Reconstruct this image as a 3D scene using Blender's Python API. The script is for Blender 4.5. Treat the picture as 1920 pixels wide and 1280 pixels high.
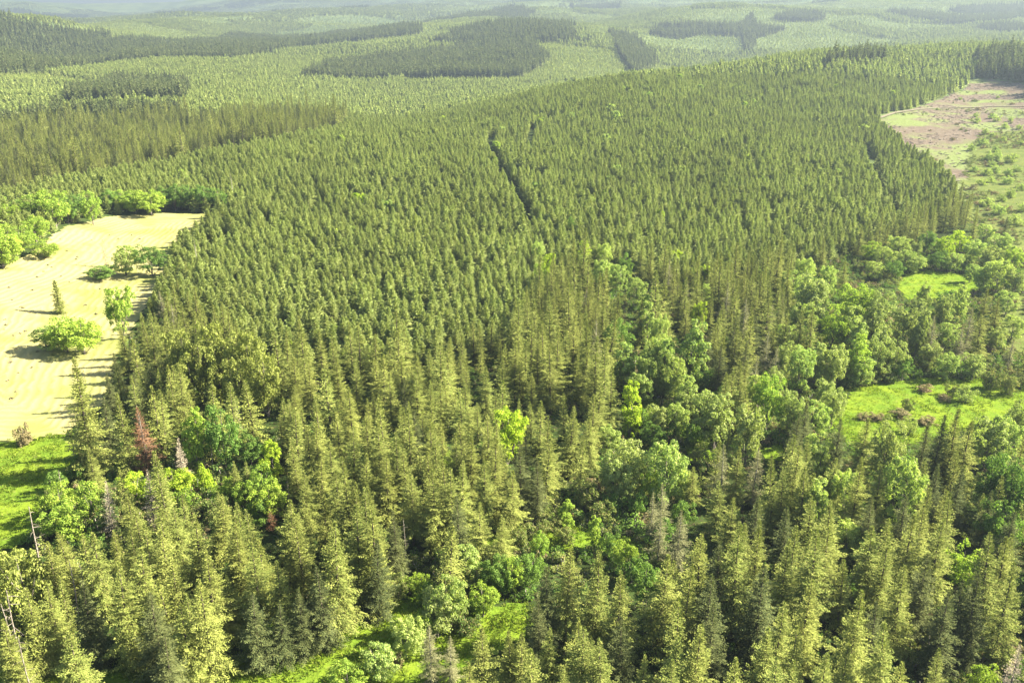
import bpy, math, random
import numpy as np

for _o in list(bpy.data.objects):
    bpy.data.objects.remove(_o)
scene = bpy.context.scene
COL = scene.collection
rng = np.random.default_rng(7)
random.seed(7)

# ---------------------------------------------------------------- camera (a drone 110 m above the meadow)
cam_d = bpy.data.cameras.new("camera")
cam = bpy.data.objects.new("camera", cam_d)
COL.objects.link(cam)
cam.location = (0, 0, 110)
cam.rotation_euler = (math.radians(90) - math.atan(610 / 1650), 0, 0)
cam_d.sensor_fit = 'HORIZONTAL'
cam_d.sensor_width = 36
cam_d.lens = 36 * 1650 / 1920
cam_d.clip_start = 0.5
cam_d.clip_end = 60000
scene.camera = cam

# ---------------------------------------------------------------- sky, sun, exposure
SUN_EL, SUN_AZ = 35.0, 80.0          # degrees above the horizon; degrees clockwise from the view direction (+Y)
world = bpy.data.worlds.new("World")
scene.world = world
world.use_nodes = True
wn = world.node_tree
wn.nodes.clear()
sky = wn.nodes.new('ShaderNodeTexSky')
sky.sky_type = 'NISHITA'
sky.sun_disc = False
sky.sun_elevation = math.radians(SUN_EL)
sky.sun_rotation = math.radians(SUN_AZ)
sky.air_density = 1.0
sky.dust_density = 1.6
sky.ozone_density = 1.0
bg = wn.nodes.new('ShaderNodeBackground')
bg.inputs['Strength'].default_value = 0.052
out = wn.nodes.new('ShaderNodeOutputWorld')
wn.links.new(sky.outputs[0], bg.inputs['Color'])
wn.links.new(bg.outputs[0], out.inputs['Surface'])
sun_d = bpy.data.lights.new("sun", 'SUN')
sun_d.energy = 5.0
sun_d.angle = math.radians(0.5)
sun_d.color = (1.0, 0.92, 0.77)
sun = bpy.data.objects.new("sun", sun_d)
COL.objects.link(sun)
_a, _e = math.radians(SUN_AZ), math.radians(SUN_EL)
from mathutils import Vector, Matrix
sun.rotation_euler = Vector((math.sin(_a) * math.cos(_e), math.cos(_a) * math.cos(_e), math.sin(_e))).to_track_quat('Z', 'Y').to_euler()
sun.location = (0, 0, 300)
vs = scene.view_settings
vs.view_transform = 'Standard'
vs.look = 'None'
vs.exposure = 3.0
vs.gamma = 1.0
vs.use_curve_mapping = False
cy = scene.cycles
cy.max_bounces = 5
cy.diffuse_bounces = 2
cy.glossy_bounces = 1
cy.transmission_bounces = 3
cy.volume_bounces = 0
cy.transparent_max_bounces = 4
cy.use_denoising = True
cy.use_adaptive_sampling = True
cy.adaptive_threshold = 0.01

# ---------------------------------------------------------------- survey of the place, in metres (x east, y away from the meadow, z up)
SURVEY = [(0.0,-140.0,0.0),(-280.0,-84.0,2.0),(280.0,-84.0,-1.0),(-210.0,56.0,2.0),(210.0,56.0,-1.0),(0.0,84.0,0.0),(-84.0,126.0,1.0),(84.0,126.0,-2.0),(-182.0,168.0,2.0),(168.0,168.0,-3.0),(0.0,182.0,-1.0),(280.0,210.0,-2.0),(-350.0,210.0,3.0),(420.0,252.0,0.0),(-134.6,223.1,2.0),(-180.1,312.5,3.0),(-206.4,438.3,3.0),(-162.3,470.6,4.0),(-275.0,475.0,3.0),(51.7,272.1,-2.0),(122.7,250.3,-2.0),(188.6,363.9,0.0),(111.1,321.3,0.0),(-50.7,303.4,2.0),(-63.1,387.4,3.0),(10.7,430.1,5.0),(14.4,594.1,9.0),(18.6,782.9,14.0),(129.3,479.3,8.0),(174.5,663.3,17.0),(231.8,895.7,26.0),(-125.9,576.6,5.0),(-211.0,623.5,4.0),(108.2,758.4,17.0),(223.2,457.8,4.0),(321.7,637.9,13.0),(338.1,770.5,20.0),(463.3,885.0,27.0),(522.4,1068.2,40.0),(-260.5,447.2,16.6),(-243.9,531.7,9.2),(-200.0,644.7,11.4),(-145.3,766.4,10.7),(22.8,974.7,23.2),(148.9,1069.7,39.8),(378.2,1217.6,57.6),(520.5,1294.2,58.3),(669.4,1342.3,63.7),(780.8,1419.4,61.5),(-416.9,623.5,-3.4),(-363.1,656.2,-5.8),(-320.0,841.2,-6.9),(-195.9,1062.1,-3.4),(29.4,1274.7,2.3),(234.9,1405.5,9.2),(512.7,1647.1,23.0),(1000.4,1846.4,34.5),(1283.7,1662.0,46.0),(-750.4,1122.2,0.0),(825.2,1068.4,69.0),(436.1,610.2,23.0),(244.2,341.7,2.3),(-163.9,1067.5,-14.4),(-258.2,1705.6,-13.8),(-9.6,1650.0,-10.1),(-495.3,1223.6,4.3),(-643.4,1454.0,-10.3),(-640.1,1273.2,0.3),(-1088.6,1969.2,30.9),(-888.4,2172.9,23.7),(-601.2,1855.0,9.4),(-1141.5,2196.0,-10.2),(-1399.5,2653.5,101.9),(-1323.7,2775.5,93.9),(-1295.7,2953.3,66.1),(-1595.3,2540.7,118.7),(-1140.7,3016.5,25.2),(-1052.2,3285.6,35.1),(-650.0,3158.8,40.6),(-506.0,3412.7,58.8),(-353.4,3658.0,91.9),(-487.6,2349.9,15.1),(-331.6,2755.1,41.8),(-175.3,3070.0,67.8),(-77.5,2248.7,27.5),(-226.2,1861.3,-2.9),(58.1,2549.3,67.6),(174.5,2544.0,66.8),(157.5,1943.6,10.0),(260.9,2159.3,30.1),(278.6,2005.7,-8.0),(679.9,3535.2,148.9),(477.6,2885.7,71.1),(476.0,2428.8,10.1),(725.0,2756.2,57.7),(688.4,2299.1,21.3),(979.8,2676.3,56.0),(1189.3,3556.4,130.4),(1661.1,4020.3,149.0),(1294.7,2871.6,71.3),(1737.3,3323.3,103.5),(2489.0,4792.2,188.8),(1227.1,2235.3,64.0),(3004.9,4305.0,213.6),(-873.6,5936.1,164.3),(-148.2,4347.5,104.3),(122.2,5398.6,166.6),(-1250.4,4789.5,115.4),(-1377.9,3967.5,78.0),(-2357.9,5842.1,95.0),(-1984.3,8778.5,234.6),(-5443.4,10694.3,247.5),(-5002.6,10907.5,215.9),(-3774.1,9798.3,193.7),(-3501.5,10691.2,292.5),(-1850.6,12615.0,353.7),(1608.1,11891.8,382.8),(4063.7,11291.0,427.6),(5253.6,9948.0,414.5),(-6569.8,10041.8,312.5),(-3814.0,4631.8,198.0),(4907.2,5671.8,279.3),(-1913.5,3569.5,34.5),(-3310.4,7556.7,46.0),(-1038.0,3914.7,11.5),(-427.0,4630.3,46.0),(894.3,4563.2,103.5),(289.6,3588.3,69.0),(-5866.9,15421.7,69.0),(-8602.7,14079.9,92.0),(414.9,17995.2,230.0),(7860.5,14507.3,299.0),(-1306.0,7080.6,69.0)]
AREA = {
 'hay': [(-158.2,210.9),(-138.2,213.3),(-130.4,214.9),(-122.4,218.8),(-120.5,238.8),(-130.9,268.8),(-138.1,294.7),(-146.9,345.4),(-161.6,411.2),(-164.3,450.3),(-164.2,495.8),(-199.8,493.8),(-222.5,477.0),(-228.9,442.0),(-219.6,391.9),(-217.6,361.4),(-225.5,320.0),(-209.2,253.5)],
 'lawn': [(-159.1,212.4),(-138.7,214.2),(-130.7,215.5),(-122.6,219.8),(-111.5,202.1),(-109.8,191.1),(-110.0,182.3),(-106.2,169.8),(-107.7,163.6),(-124.7,157.5)],
 'bottom': [(-99.9,125.6),(-86.1,127.9),(-72.5,127.4),(-59.6,125.9),(-50.5,130.5),(-40.3,136.6),(-32.5,138.1),(-27.2,143.4),(-25.2,148.2),(-20.6,150.1),(-16.2,148.9),(-16.6,142.1),(-11.3,139.1),(-6.4,148.0),(2.7,148.4),(3.1,138.2),(-2.9,131.9),(-9.3,123.3),(-22.2,109.7),(-56.1,109.2),(-90.0,109.0)],
 'mid': [(5.0,176.8),(12.5,179.3),(20.8,173.7),(30.3,171.9),(27.2,166.5),(14.2,167.1),(7.1,167.1),(0.0,168.7),(-7.0,165.6),(-11.5,162.3),(-13.1,168.4),(-4.9,173.2)],
 'nook': [(36.7,252.2),(45.8,251.6),(44.5,235.7),(39.4,230.2),(35.4,235.2)],
 'glade': [(48.3,232.4),(57.1,229.7),(54.3,209.8),(47.0,209.1)],
 'right': [(91.5,240.9),(104.3,252.2),(108.5,261.6),(125.5,265.2),(141.4,269.6),(155.3,265.6),(163.6,258.3),(178.5,254.7),(166.2,234.2),(147.9,235.3),(133.8,232.2),(113.1,220.2),(94.6,218.6),(90.1,231.9)],
 'tiny': [(69.3,220.6),(76.7,220.5),(74.2,210.3),(67.5,212.2)],
 'right_far': [(175.2,381.9),(190.6,389.6),(207.2,378.6),(199.3,358.8),(184.3,345.2),(162.6,345.8),(164.7,362.0)],
 'scrub_edge': [(200.0,348.1),(239.2,364.7),(189.3,275.8),(172.6,288.7)],
 'clearcut': [(319.8,804.7),(372.9,855.4),(486.1,989.8),(537.8,1068.6),(550.6,1039.1),(554.8,991.0),(577.9,907.8),(254.0,370.4),(238.9,407.4),(243.0,446.6),(255.5,490.2),(267.5,525.8),(284.9,585.8),(292.7,660.2),(309.5,743.8)],
 'scrub': [(385.8,742.0),(485.1,752.8),(245.3,356.2),(237.5,409.5),(255.0,487.8),(285.3,560.3)],
 'brush_a': [(28.4,221.2),(57.7,232.5),(54.4,206.9),(44.1,186.5),(28.8,178.6),(34.1,165.7),(27.1,157.5),(4.5,156.4),(-22.0,153.1),(-26.1,146.8),(-23.0,161.7),(-3.7,176.7),(15.8,190.1),(23.9,205.6)],
 'brush_b': [(41.0,294.2),(71.7,299.9),(60.0,232.5),(34.2,231.6)],
 'brush_c': [(127.3,391.1),(186.7,410.1),(221.8,448.3),(268.4,453.1),(282.5,439.2),(182.5,267.3),(106.8,261.6),(99.2,294.5)],
 'brush_d': [(-121.6,197.5),(-66.4,203.1),(-56.0,185.9),(-66.3,179.6),(-105.8,166.7)],
 'brush_e': [(82.9,275.9),(111.9,271.1),(99.4,231.8),(67.2,209.8)],
 'brush_f': [(71.1,139.9),(99.1,140.1),(97.0,124.2),(63.9,123.9)],
 'brush_g': [(21.8,440.3),(68.0,439.7),(61.7,321.0),(45.1,289.6),(30.5,343.4)],
 'timber': [(-99.8,99.0),(-177.4,208.1),(-124.5,223.9),(-132.9,273.7),(-142.9,318.7),(-128.6,318.8),(-76.1,264.0),(-44.6,261.9),(-17.5,267.9),(0.0,290.6),(11.1,349.0),(46.0,386.3),(76.2,354.1),(122.9,376.0),(185.7,427.2),(258.0,501.9),(311.8,443.2),(100.8,101.6)],
 'mature_a': [(-365.9,543.9),(-322.4,554.9),(-303.3,599.4),(-265.7,673.0),(-225.1,713.9),(-183.7,737.5),(-160.9,851.0),(-185.5,1015.9),(-313.4,1024.2),(-332.3,937.4),(-391.1,1074.3),(-512.6,1037.6),(-549.5,969.6),(-597.5,909.6)],
 'mature_b': [(-562.4,1135.3),(-424.8,1180.1),(-533.0,1505.8),(-696.5,1630.9),(-646.2,1333.2)],
 'mature_c': [(-1383.1,2093.3),(-1396.0,2557.1),(-1285.6,2622.4),(-1196.9,2668.5),(-1156.6,2713.9),(-1149.5,2411.4),(-1049.4,2136.7),(-867.0,1558.6),(-902.9,1341.7)],
 'mature_d': [(-859.0,1543.7),(-849.7,1934.9),(-734.9,2022.9),(-611.9,2039.8),(-592.2,2578.8),(-409.0,2747.7),(-271.6,2796.6),(-289.5,2986.7),(-740.2,4048.3),(-1076.8,3919.9),(-1001.3,3119.3),(-981.9,2632.1),(-1018.3,2328.3),(-1104.4,2280.9)],
 'mature_e': [(-400.7,1724.6),(-208.9,1799.4),(20.7,1786.9),(81.4,2018.3),(33.5,2344.0),(-14.4,2518.7),(-118.9,2600.7),(-219.8,2473.4),(-80.4,2335.8),(-298.3,2155.4),(-403.2,2052.5)],
 'mature_f': [(273.1,2657.3),(346.3,2631.8),(339.7,2139.0),(256.2,1921.9),(244.8,2125.4)],
 'mature_g': [(375.0,1101.8),(469.0,1198.4),(464.3,1150.6),(369.8,1066.6)],
 'mature_h': [(523.7,1030.5),(526.0,941.5),(535.0,841.3),(675.0,1075.4),(654.4,1211.4),(606.2,1196.9)],
 'mature_i': [(738.5,3015.3),(830.6,3238.9),(738.8,2778.3),(640.2,2472.9),(637.0,2542.5)],
}
LINE = {
 'road': [(320.7,802.2),(357.2,841.4),(386.2,862.8),(412.0,875.0),(465.9,880.1),(486.3,861.2),(513.3,800.0)],
 'far_road': [(-541.8,1207.5),(-514.4,1217.3),(-488.8,1243.7),(-467.8,1291.2)],
 'gap_a': [(-19.2,773.1),(-14.1,657.2),(-0.7,558.0),(7.3,479.5),(10.9,444.9)],
 'gap_b': [(18.0,800.8),(11.0,681.4)],
 'gap_c': [(267.2,672.1),(239.5,586.6),(220.9,517.7),(213.0,476.7)],
 'gap_d': [(-42.6,404.9),(-26.2,383.3),(-12.7,369.7)],
}
HAZE = 0.00015
# ---- terrain: smooth surface through surveyed points (metres), in log-polar space around a point behind the valley
def _lp(x, y):
    y = np.maximum(np.asarray(y, float), -120.0) + 260.0
    x = np.asarray(x, float)
    r = np.hypot(x, y)
    return np.stack([np.arctan2(x, y) * 2.2, np.log(r)], -1)
def _tps(d):
    return np.where(d > 1e-9, d * d * np.log(np.maximum(d, 1e-9)), 0.0)
_P = np.array(SURVEY, float)
_Q = _lp(_P[:, 0], _P[:, 1])
_n = len(_Q)
_A = np.zeros((_n + 3, _n + 3))
_A[:_n, :_n] = _tps(np.linalg.norm(_Q[:, None] - _Q[None], axis=-1)) + np.eye(_n) * 0.004
_A[:_n, _n] = 1; _A[:_n, _n + 1:] = _Q; _A[_n, :_n] = 1; _A[_n + 1:, :_n] = _Q.T
_W = np.linalg.solve(_A, np.concatenate([_P[:, 2], np.zeros(3)]))
def _surf(x, y):
    q = _lp(x, y); sh = q.shape[:-1]; q = q.reshape(-1, 2)
    out = np.empty(len(q))
    for i in range(0, len(q), 20000):
        c = q[i:i + 20000]
        out[i:i + 20000] = _tps(np.linalg.norm(c[:, None] - _Q[None], axis=-1)) @ _W[:_n] + _W[_n] + c @ _W[_n + 1:]
    return out.reshape(sh)
def _vnoise(x, y, seed):
    xi = np.floor(x).astype(np.int64); yi = np.floor(y).astype(np.int64)
    fx = x - xi; fy = y - yi
    fx = fx * fx * (3 - 2 * fx); fy = fy * fy * (3 - 2 * fy)
    def h(a, b):
        n = (a * 374761393 + b * 668265263 + seed * 974634777) & 0xFFFFFFFF
        n = ((n ^ (n >> 13)) * 1274126177) & 0xFFFFFFFF
        return ((n ^ (n >> 16)) & 0xFFFF) / 65535.0
    return (h(xi, yi) * (1 - fx) + h(xi + 1, yi) * fx) * (1 - fy) + (h(xi, yi + 1) * (1 - fx) + h(xi + 1, yi + 1) * fx) * fy
def fbm(x, y, s, seed, o=3):
    v = 0; a = 0.5
    for k in range(o):
        v = v + a * (_vnoise(x / s * 2 ** k, y / s * 2 ** k, seed + k) - 0.5); a *= 0.5
    return v
def _axis(lo, hi, step, lo_far, hi_far, grow=1.055):
    a = list(np.arange(lo, hi + 0.1, step)); s = step
    while a[-1] < hi_far: s *= grow; a.append(a[-1] + s)
    s = step; b = []; p = lo
    while p > lo_far: s *= grow; p -= s; b.append(p)
    return np.array(b[::-1] + a)
GX = _axis(-560, 560, 4.5, -15000, 15000)
GY = _axis(10, 720, 4.5, -1500, 19000)
_gx, _gy = np.meshgrid(GX, GY)
_r = np.hypot(_gx, _gy)
GZ = _surf(_gx, _gy)
GZ = GZ + fbm(_gx, _gy, 90, 11) * 2.2 * np.clip((_r - 180) / 450, 0, 1)
GZ = GZ + fbm(_gx, _gy, 620, 23, 4) * np.clip((_r - 1350) / 1800, 0, 1) * np.clip(_r / 42, 0, 150)
def ground_z(x, y):
    x = np.asarray(x, float); y = np.asarray(y, float)
    i = np.clip(np.searchsorted(GX, x) - 1, 0, len(GX) - 2); j = np.clip(np.searchsorted(GY, y) - 1, 0, len(GY) - 2)
    fx = (x - GX[i]) / (GX[i + 1] - GX[i]); fy = (y - GY[j]) / (GY[j + 1] - GY[j])
    return (GZ[j, i] * (1 - fx) + GZ[j, i + 1] * fx) * (1 - fy) + (GZ[j + 1, i] * (1 - fx) + GZ[j + 1, i + 1] * fx) * fy

# ---------------------------------------------------------------- helpers
def tag(o, label=None, cat=None, group=None, kind=None):
    if label: o['label'] = label
    if cat: o['category'] = cat
    if group: o['group'] = group
    if kind: o['kind'] = kind
    return o

class Geo:
    """collects quads and tubes as one mesh"""
    def __init__(s): s.v = []; s.f = []; s.m = []; s.n = 0
    def quads(s, q, mat=0):
        q = np.asarray(q, float)
        k = len(q)
        if k == 0: return
        s.v.append(q.reshape(-1, 3)); s.f.append(np.arange(4 * k).reshape(k, 4) + s.n); s.m.append(np.full(k, mat)); s.n += 4 * k
    def tube(s, pts, rad, sides=5, mat=0):
        pts = np.asarray(pts, float); k = len(pts)
        ring = []
        for i in range(k):
            t = pts[min(i + 1, k - 1)] - pts[max(i - 1, 0)]
            t = t / (np.linalg.norm(t) + 1e-9)
            a = np.cross(t, [0.31, 0.95, 0.1] if abs(t[2]) > .8 else [0, 0, 1.0]); a /= np.linalg.norm(a) + 1e-9
            b = np.cross(t, a)
            an = np.linspace(0, 2 * math.pi, sides, endpoint=False)[:, None]
            ring.append(pts[i] + rad[i] * (np.cos(an) * a + np.sin(an) * b))
        s.v.append(np.concatenate(ring))
        f = []
        for i in range(k - 1):
            for j in range(sides):
                j2 = (j + 1) % sides
                f.append((i * sides + j, i * sides + j2, (i + 1) * sides + j2, (i + 1) * sides + j))
        s.f.append(np.array(f) + s.n); s.m.append(np.full(len(f), mat)); s.n += k * sides
    def mesh(s, name, mats, smooth=False):
        v = np.concatenate(s.v); f = np.concatenate(s.f); m = np.concatenate(s.m)
        me = bpy.data.meshes.new(name)
        me.vertices.add(len(v)); me.vertices.foreach_set('co', v.astype(np.float32).ravel())
        me.loops.add(f.size); me.loops.foreach_set('vertex_index', f.astype(np.int32).ravel())
        me.polygons.add(len(f)); me.polygons.foreach_set('loop_start', np.arange(0, f.size, 4, dtype=np.int32))
        me.polygons.foreach_set('material_index', m.astype(np.int32))
        for x in mats: me.materials.append(x)
        if smooth: me.polygons.foreach_set('use_smooth', np.ones(len(f), bool))
        me.update(calc_edges=True)
        return me

def unit(a): return a / (np.linalg.norm(a, axis=-1, keepdims=True) + 1e-9)
def blades(b, d, l, w, nrm):
    """pointed leaf-shaped quads: base points b, directions d, lengths l, widths w, approx normals nrm"""
    d = unit(d); s = unit(np.cross(d, nrm)); l = np.asarray(l)[:, None]; w = np.asarray(w)[:, None]
    m = b + d * l * 0.45
    return np.stack([b, m + s * w * .5, b + d * l, m - s * w * .5], 1)

# ---------------------------------------------------------------- materials
def nodes(mat):
    mat.use_nodes = True
    nt = mat.node_tree; nt.nodes.clear()
    return nt, nt.nodes.new, nt.links.new
def mixc(nt, fac, a, b, blend='MIX'):
    m = nt.nodes.new('ShaderNodeMix'); m.data_type = 'RGBA'; m.blend_type = blend
    for sock, val in ((m.inputs[0], fac), (m.inputs[6], a), (m.inputs[7], b)):
        if hasattr(val, 'is_linked'): nt.links.new(val, sock)
        elif isinstance(val, (int, float)): sock.default_value = val
        else: sock.default_value = (*val, 1)
    return m.outputs[2]
def noise(nt, scale, detail=3, rough=.55, vec=None):
    n = nt.nodes.new('ShaderNodeTexNoise'); n.inputs['Scale'].default_value = scale
    n.inputs['Detail'].default_value = detail; n.inputs['Roughness'].default_value = rough
    if vec is None:
        g = nt.nodes.new('ShaderNodeNewGeometry'); vec = g.outputs['Position']
    nt.links.new(vec, n.inputs['Vector'])
    return n.outputs[0]
def ramp(nt, x, lo, hi):
    r = nt.nodes.new('ShaderNodeMapRange'); r.inputs[1].default_value = lo; r.inputs[2].default_value = hi
    r.interpolation_type = 'SMOOTHSTEP'
    nt.links.new(x, r.inputs[0])
    return r.outputs[0]

def leaf_material(name, a, b, c, transl=0.3, tcol=1.25):
    """a,b: tree-to-tree range of leaf colour; c: tint of odd leaves"""
    mat = bpy.data.materials.new(name); nt, N, L = nodes(mat)
    oi = N('ShaderNodeObjectInfo'); g = N('ShaderNodeNewGeometry')
    col = mixc(nt, oi.outputs['Random'], a, b)
    isl = g.outputs['Random Per Island']
    col = mixc(nt, ramp(nt, isl, .55, 1.0), col, c)
    v = N('ShaderNodeMapRange'); v.inputs[3].default_value = .82; v.inputs[4].default_value = 1.14; L(isl, v.inputs[0])
    mu = N('ShaderNodeVectorMath'); mu.operation = 'SCALE'; L(col, mu.inputs[0]); L(v.outputs[0], mu.inputs['Scale'])
    big = N('ShaderNodeMapRange'); L(noise(nt, 0.03, 2), big.inputs[0]); big.inputs[1].default_value = .3; big.inputs[2].default_value = .7
    big.inputs[3].default_value = .84; big.inputs[4].default_value = 1.16
    mu2 = N('ShaderNodeVectorMath'); mu2.operation = 'SCALE'; L(mu.outputs[0], mu2.inputs[0]); L(big.outputs[0], mu2.inputs['Scale'])
    df = N('ShaderNodeBsdfDiffuse'); L(mu2.outputs[0], df.inputs[0])
    tr = N('ShaderNodeBsdfTranslucent')
    t2 = N('ShaderNodeVectorMath'); t2.operation = 'MULTIPLY'; L(mu2.outputs[0], t2.inputs[0]); t2.inputs[1].default_value = (tcol, tcol * 1.08, .6)
    L(t2.outputs[0], tr.inputs[0])
    ms = N('ShaderNodeMixShader'); ms.inputs[0].default_value = transl
    L(df.outputs[0], ms.inputs[1]); L(tr.outputs[0], ms.inputs[2])
    o = N('ShaderNodeOutputMaterial'); L(ms.outputs[0], o.inputs[0])
    return mat
def bark_material(name, a, b, scale=2.0):
    mat = bpy.data.materials.new(name); nt, N, L = nodes(mat)
    col = mixc(nt, ramp(nt, noise(nt, scale, 5), .35, .7), a, b)
    df = N('ShaderNodeBsdfDiffuse'); L(col, df.inputs[0])
    o = N('ShaderNodeOutputMaterial'); L(df.outputs[0], o.inputs[0])
    return mat

M = {}
M['fir'] = leaf_material('fir_needles', (.138, .172, .040), (.175, .198, .045), (.21, .214, .06), .16)
M['young_fir'] = leaf_material('young_fir_needles', (.22, .278, .078), (.258, .30, .088), (.285, .31, .10), .16)
M['far_fir'] = leaf_material('stand_fir_needles', (.095, .125, .045), (.12, .145, .05), (.145, .155, .055), .16)
M['plantation'] = leaf_material('sapling_fir_needles', (.19, .25, .06), (.24, .28, .07), (.27, .29, .08), .16)
M['maple'] = leaf_material('maple_leaves', (.15, .24, .04), (.21, .29, .04), (.27, .32, .06), .4)
M['alder'] = leaf_material('alder_leaves', (.18, .26, .07), (.25, .31, .08), (.3, .33, .11), .4)
M['willow'] = leaf_material('willow_leaves', (.19, .245, .072), (.23, .27, .085), (.26, .285, .105), .38)
M['cottonwood'] = leaf_material('cottonwood_leaves', (.15, .175, .042), (.175, .2, .046), (.21, .225, .06), .3)
M['dark_leaf'] = leaf_material('deep_green_leaves', (.075, .14, .03), (.11, .18, .035), (.15, .21, .05), .35)
M['lime'] = leaf_material('lime_leaves', (.21, .30, .025), (.25, .33, .03), (.31, .36, .05), .4)
M['brush'] = leaf_material('brush_leaves', (.07, .12, .03), (.17, .2, .055), (.19, .16, .07), .3)
M['brown_leaf'] = leaf_material('dry_brush', (.17, .125, .065), (.15, .14, .06), (.2, .17, .09), .2)
M['rust'] = leaf_material('dead_red_needles', (.17, .085, .045), (.19, .10, .05), (.2, .12, .065), .15)
M['grey_needle'] = leaf_material('bleached_twigs', (.30, .25, .17), (.33, .28, .19), (.38, .33, .22), .1)
M['grass'] = leaf_material('grass_blades', (.085, .14, .016), (.125, .175, .018), (.15, .17, .03), .35)
M['bark'] = bark_material('fir_bark', (.06, .048, .036), (.12, .098, .075))
M['pale_bark'] = bark_material('alder_bark', (.10, .088, .07), (.17, .15, .125))
M['snag'] = bark_material('weathered_wood', (.13, .11, .085), (.24, .21, .17))
M['grey_bark'] = bark_material('lichen_bark', (.2, .185, .15), (.32, .29, .24))

# ---------------------------------------------------------------- the ground: one sheet from under the camera to the far ranges
def ground_material():
    mat = bpy.data.materials.new('forest_floor'); nt, N, L = nodes(mat)
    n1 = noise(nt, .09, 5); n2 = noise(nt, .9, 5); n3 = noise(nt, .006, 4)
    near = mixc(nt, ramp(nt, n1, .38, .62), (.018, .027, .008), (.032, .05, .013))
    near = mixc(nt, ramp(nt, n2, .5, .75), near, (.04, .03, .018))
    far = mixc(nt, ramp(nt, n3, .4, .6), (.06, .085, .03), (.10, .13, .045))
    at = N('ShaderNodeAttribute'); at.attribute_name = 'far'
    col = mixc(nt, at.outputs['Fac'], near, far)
    d = N('ShaderNodeBsdfDiffuse'); L(col, d.inputs[0])
    b = N('ShaderNodeBump'); b.inputs['Strength'].default_value = .6; b.inputs['Distance'].default_value = .3; L(n2, b.inputs['Height'])
    L(b.outputs[0], d.inputs['Normal'])
    o = N('ShaderNodeOutputMaterial'); L(d.outputs[0], o.inputs[0])
    return mat
def grid_mesh(name, X, Y, Z, mat):
    ny, nx = Z.shape
    v = np.stack([*np.meshgrid(X, Y), Z], -1).reshape(-1, 3)
    i = np.arange((ny - 1) * nx).reshape(ny - 1, nx)[:, :-1].ravel()
    f = np.stack([i, i + 1, i + 1 + nx, i + nx], 1)
    g = Geo(); g.v = [v]; g.f = [f]; g.m = [np.zeros(len(f))]
    return g.mesh(name, [mat], smooth=True)
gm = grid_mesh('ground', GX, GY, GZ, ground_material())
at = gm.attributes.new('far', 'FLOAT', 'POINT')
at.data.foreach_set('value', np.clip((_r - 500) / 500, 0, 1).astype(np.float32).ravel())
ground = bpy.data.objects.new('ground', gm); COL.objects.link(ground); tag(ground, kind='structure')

def inside(poly, x, y):
    p = np.asarray(poly, float); c = np.zeros(np.shape(x), bool); j = len(p) - 1
    for i in range(len(p)):
        xi, yi = p[i]; xj, yj = p[j]
        c ^= ((yi > y) != (yj > y)) & (x < (xj - xi) * (y - yi) / (yj - yi + 1e-12) + xi)
        j = i
    return c
def edge_dist(poly, x, y, closed=True):
    p = np.asarray(poly, float); d = np.full(np.shape(x), 1e9)
    n = len(p)
    for i in range(n if closed else n - 1):
        a = p[i]; b = p[(i + 1) % n]; ab = b - a; L2 = ab @ ab + 1e-9
        t = np.clip(((x - a[0]) * ab[0] + (y - a[1]) * ab[1]) / L2, 0, 1)
        d = np.minimum(d, np.hypot(x - a[0] - t * ab[0], y - a[1] - t * ab[1]))
    return d
def wobble(x, y, amp=2.2, s=9.0):
    return fbm(x, y, s, 77) * amp * 2, fbm(x, y, s, 78) * amp * 2

def sheet(name, poly, mat, lift, step=1.6, amp=1.6):
    """a patch of ground cover following the terrain, cut to a ragged outline"""
    p = np.array(poly); x = np.arange(p[:, 0].min() - 4, p[:, 0].max() + 4, step); y = np.arange(p[:, 1].min() - 4, p[:, 1].max() + 4, step)
    X, Y = np.meshgrid(x, y); wx, wy = wobble(X, Y, amp)
    ok = inside(poly, X + wx, Y + wy)
    nx = len(x); i = np.arange(len(y) * nx).reshape(len(y), nx)
    q = np.stack([i[:-1, :-1], i[:-1, 1:], i[1:, 1:], i[1:, :-1]], -1).reshape(-1, 4)
    q = q[ok.ravel()[q].all(1)]
    used = np.unique(q); re = np.zeros(X.size, int); re[used] = np.arange(len(used))
    xs, ys = X.ravel()[used], Y.ravel()[used]
    d = edge_dist(poly, xs, ys)
    z = ground_z(xs, ys) + lift
    g = Geo(); g.v = [np.stack([xs, ys, z], -1)]; g.f = [re[q]]; g.m = [np.zeros(len(q))]
    me = g.mesh(name, [mat], smooth=True)
    a = me.attributes.new('edge', 'FLOAT', 'POINT'); a.data.foreach_set('value', d.astype(np.float32))
    o = bpy.data.objects.new(name, me); COL.objects.link(o); tag(o, kind='structure')
    return o

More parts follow.
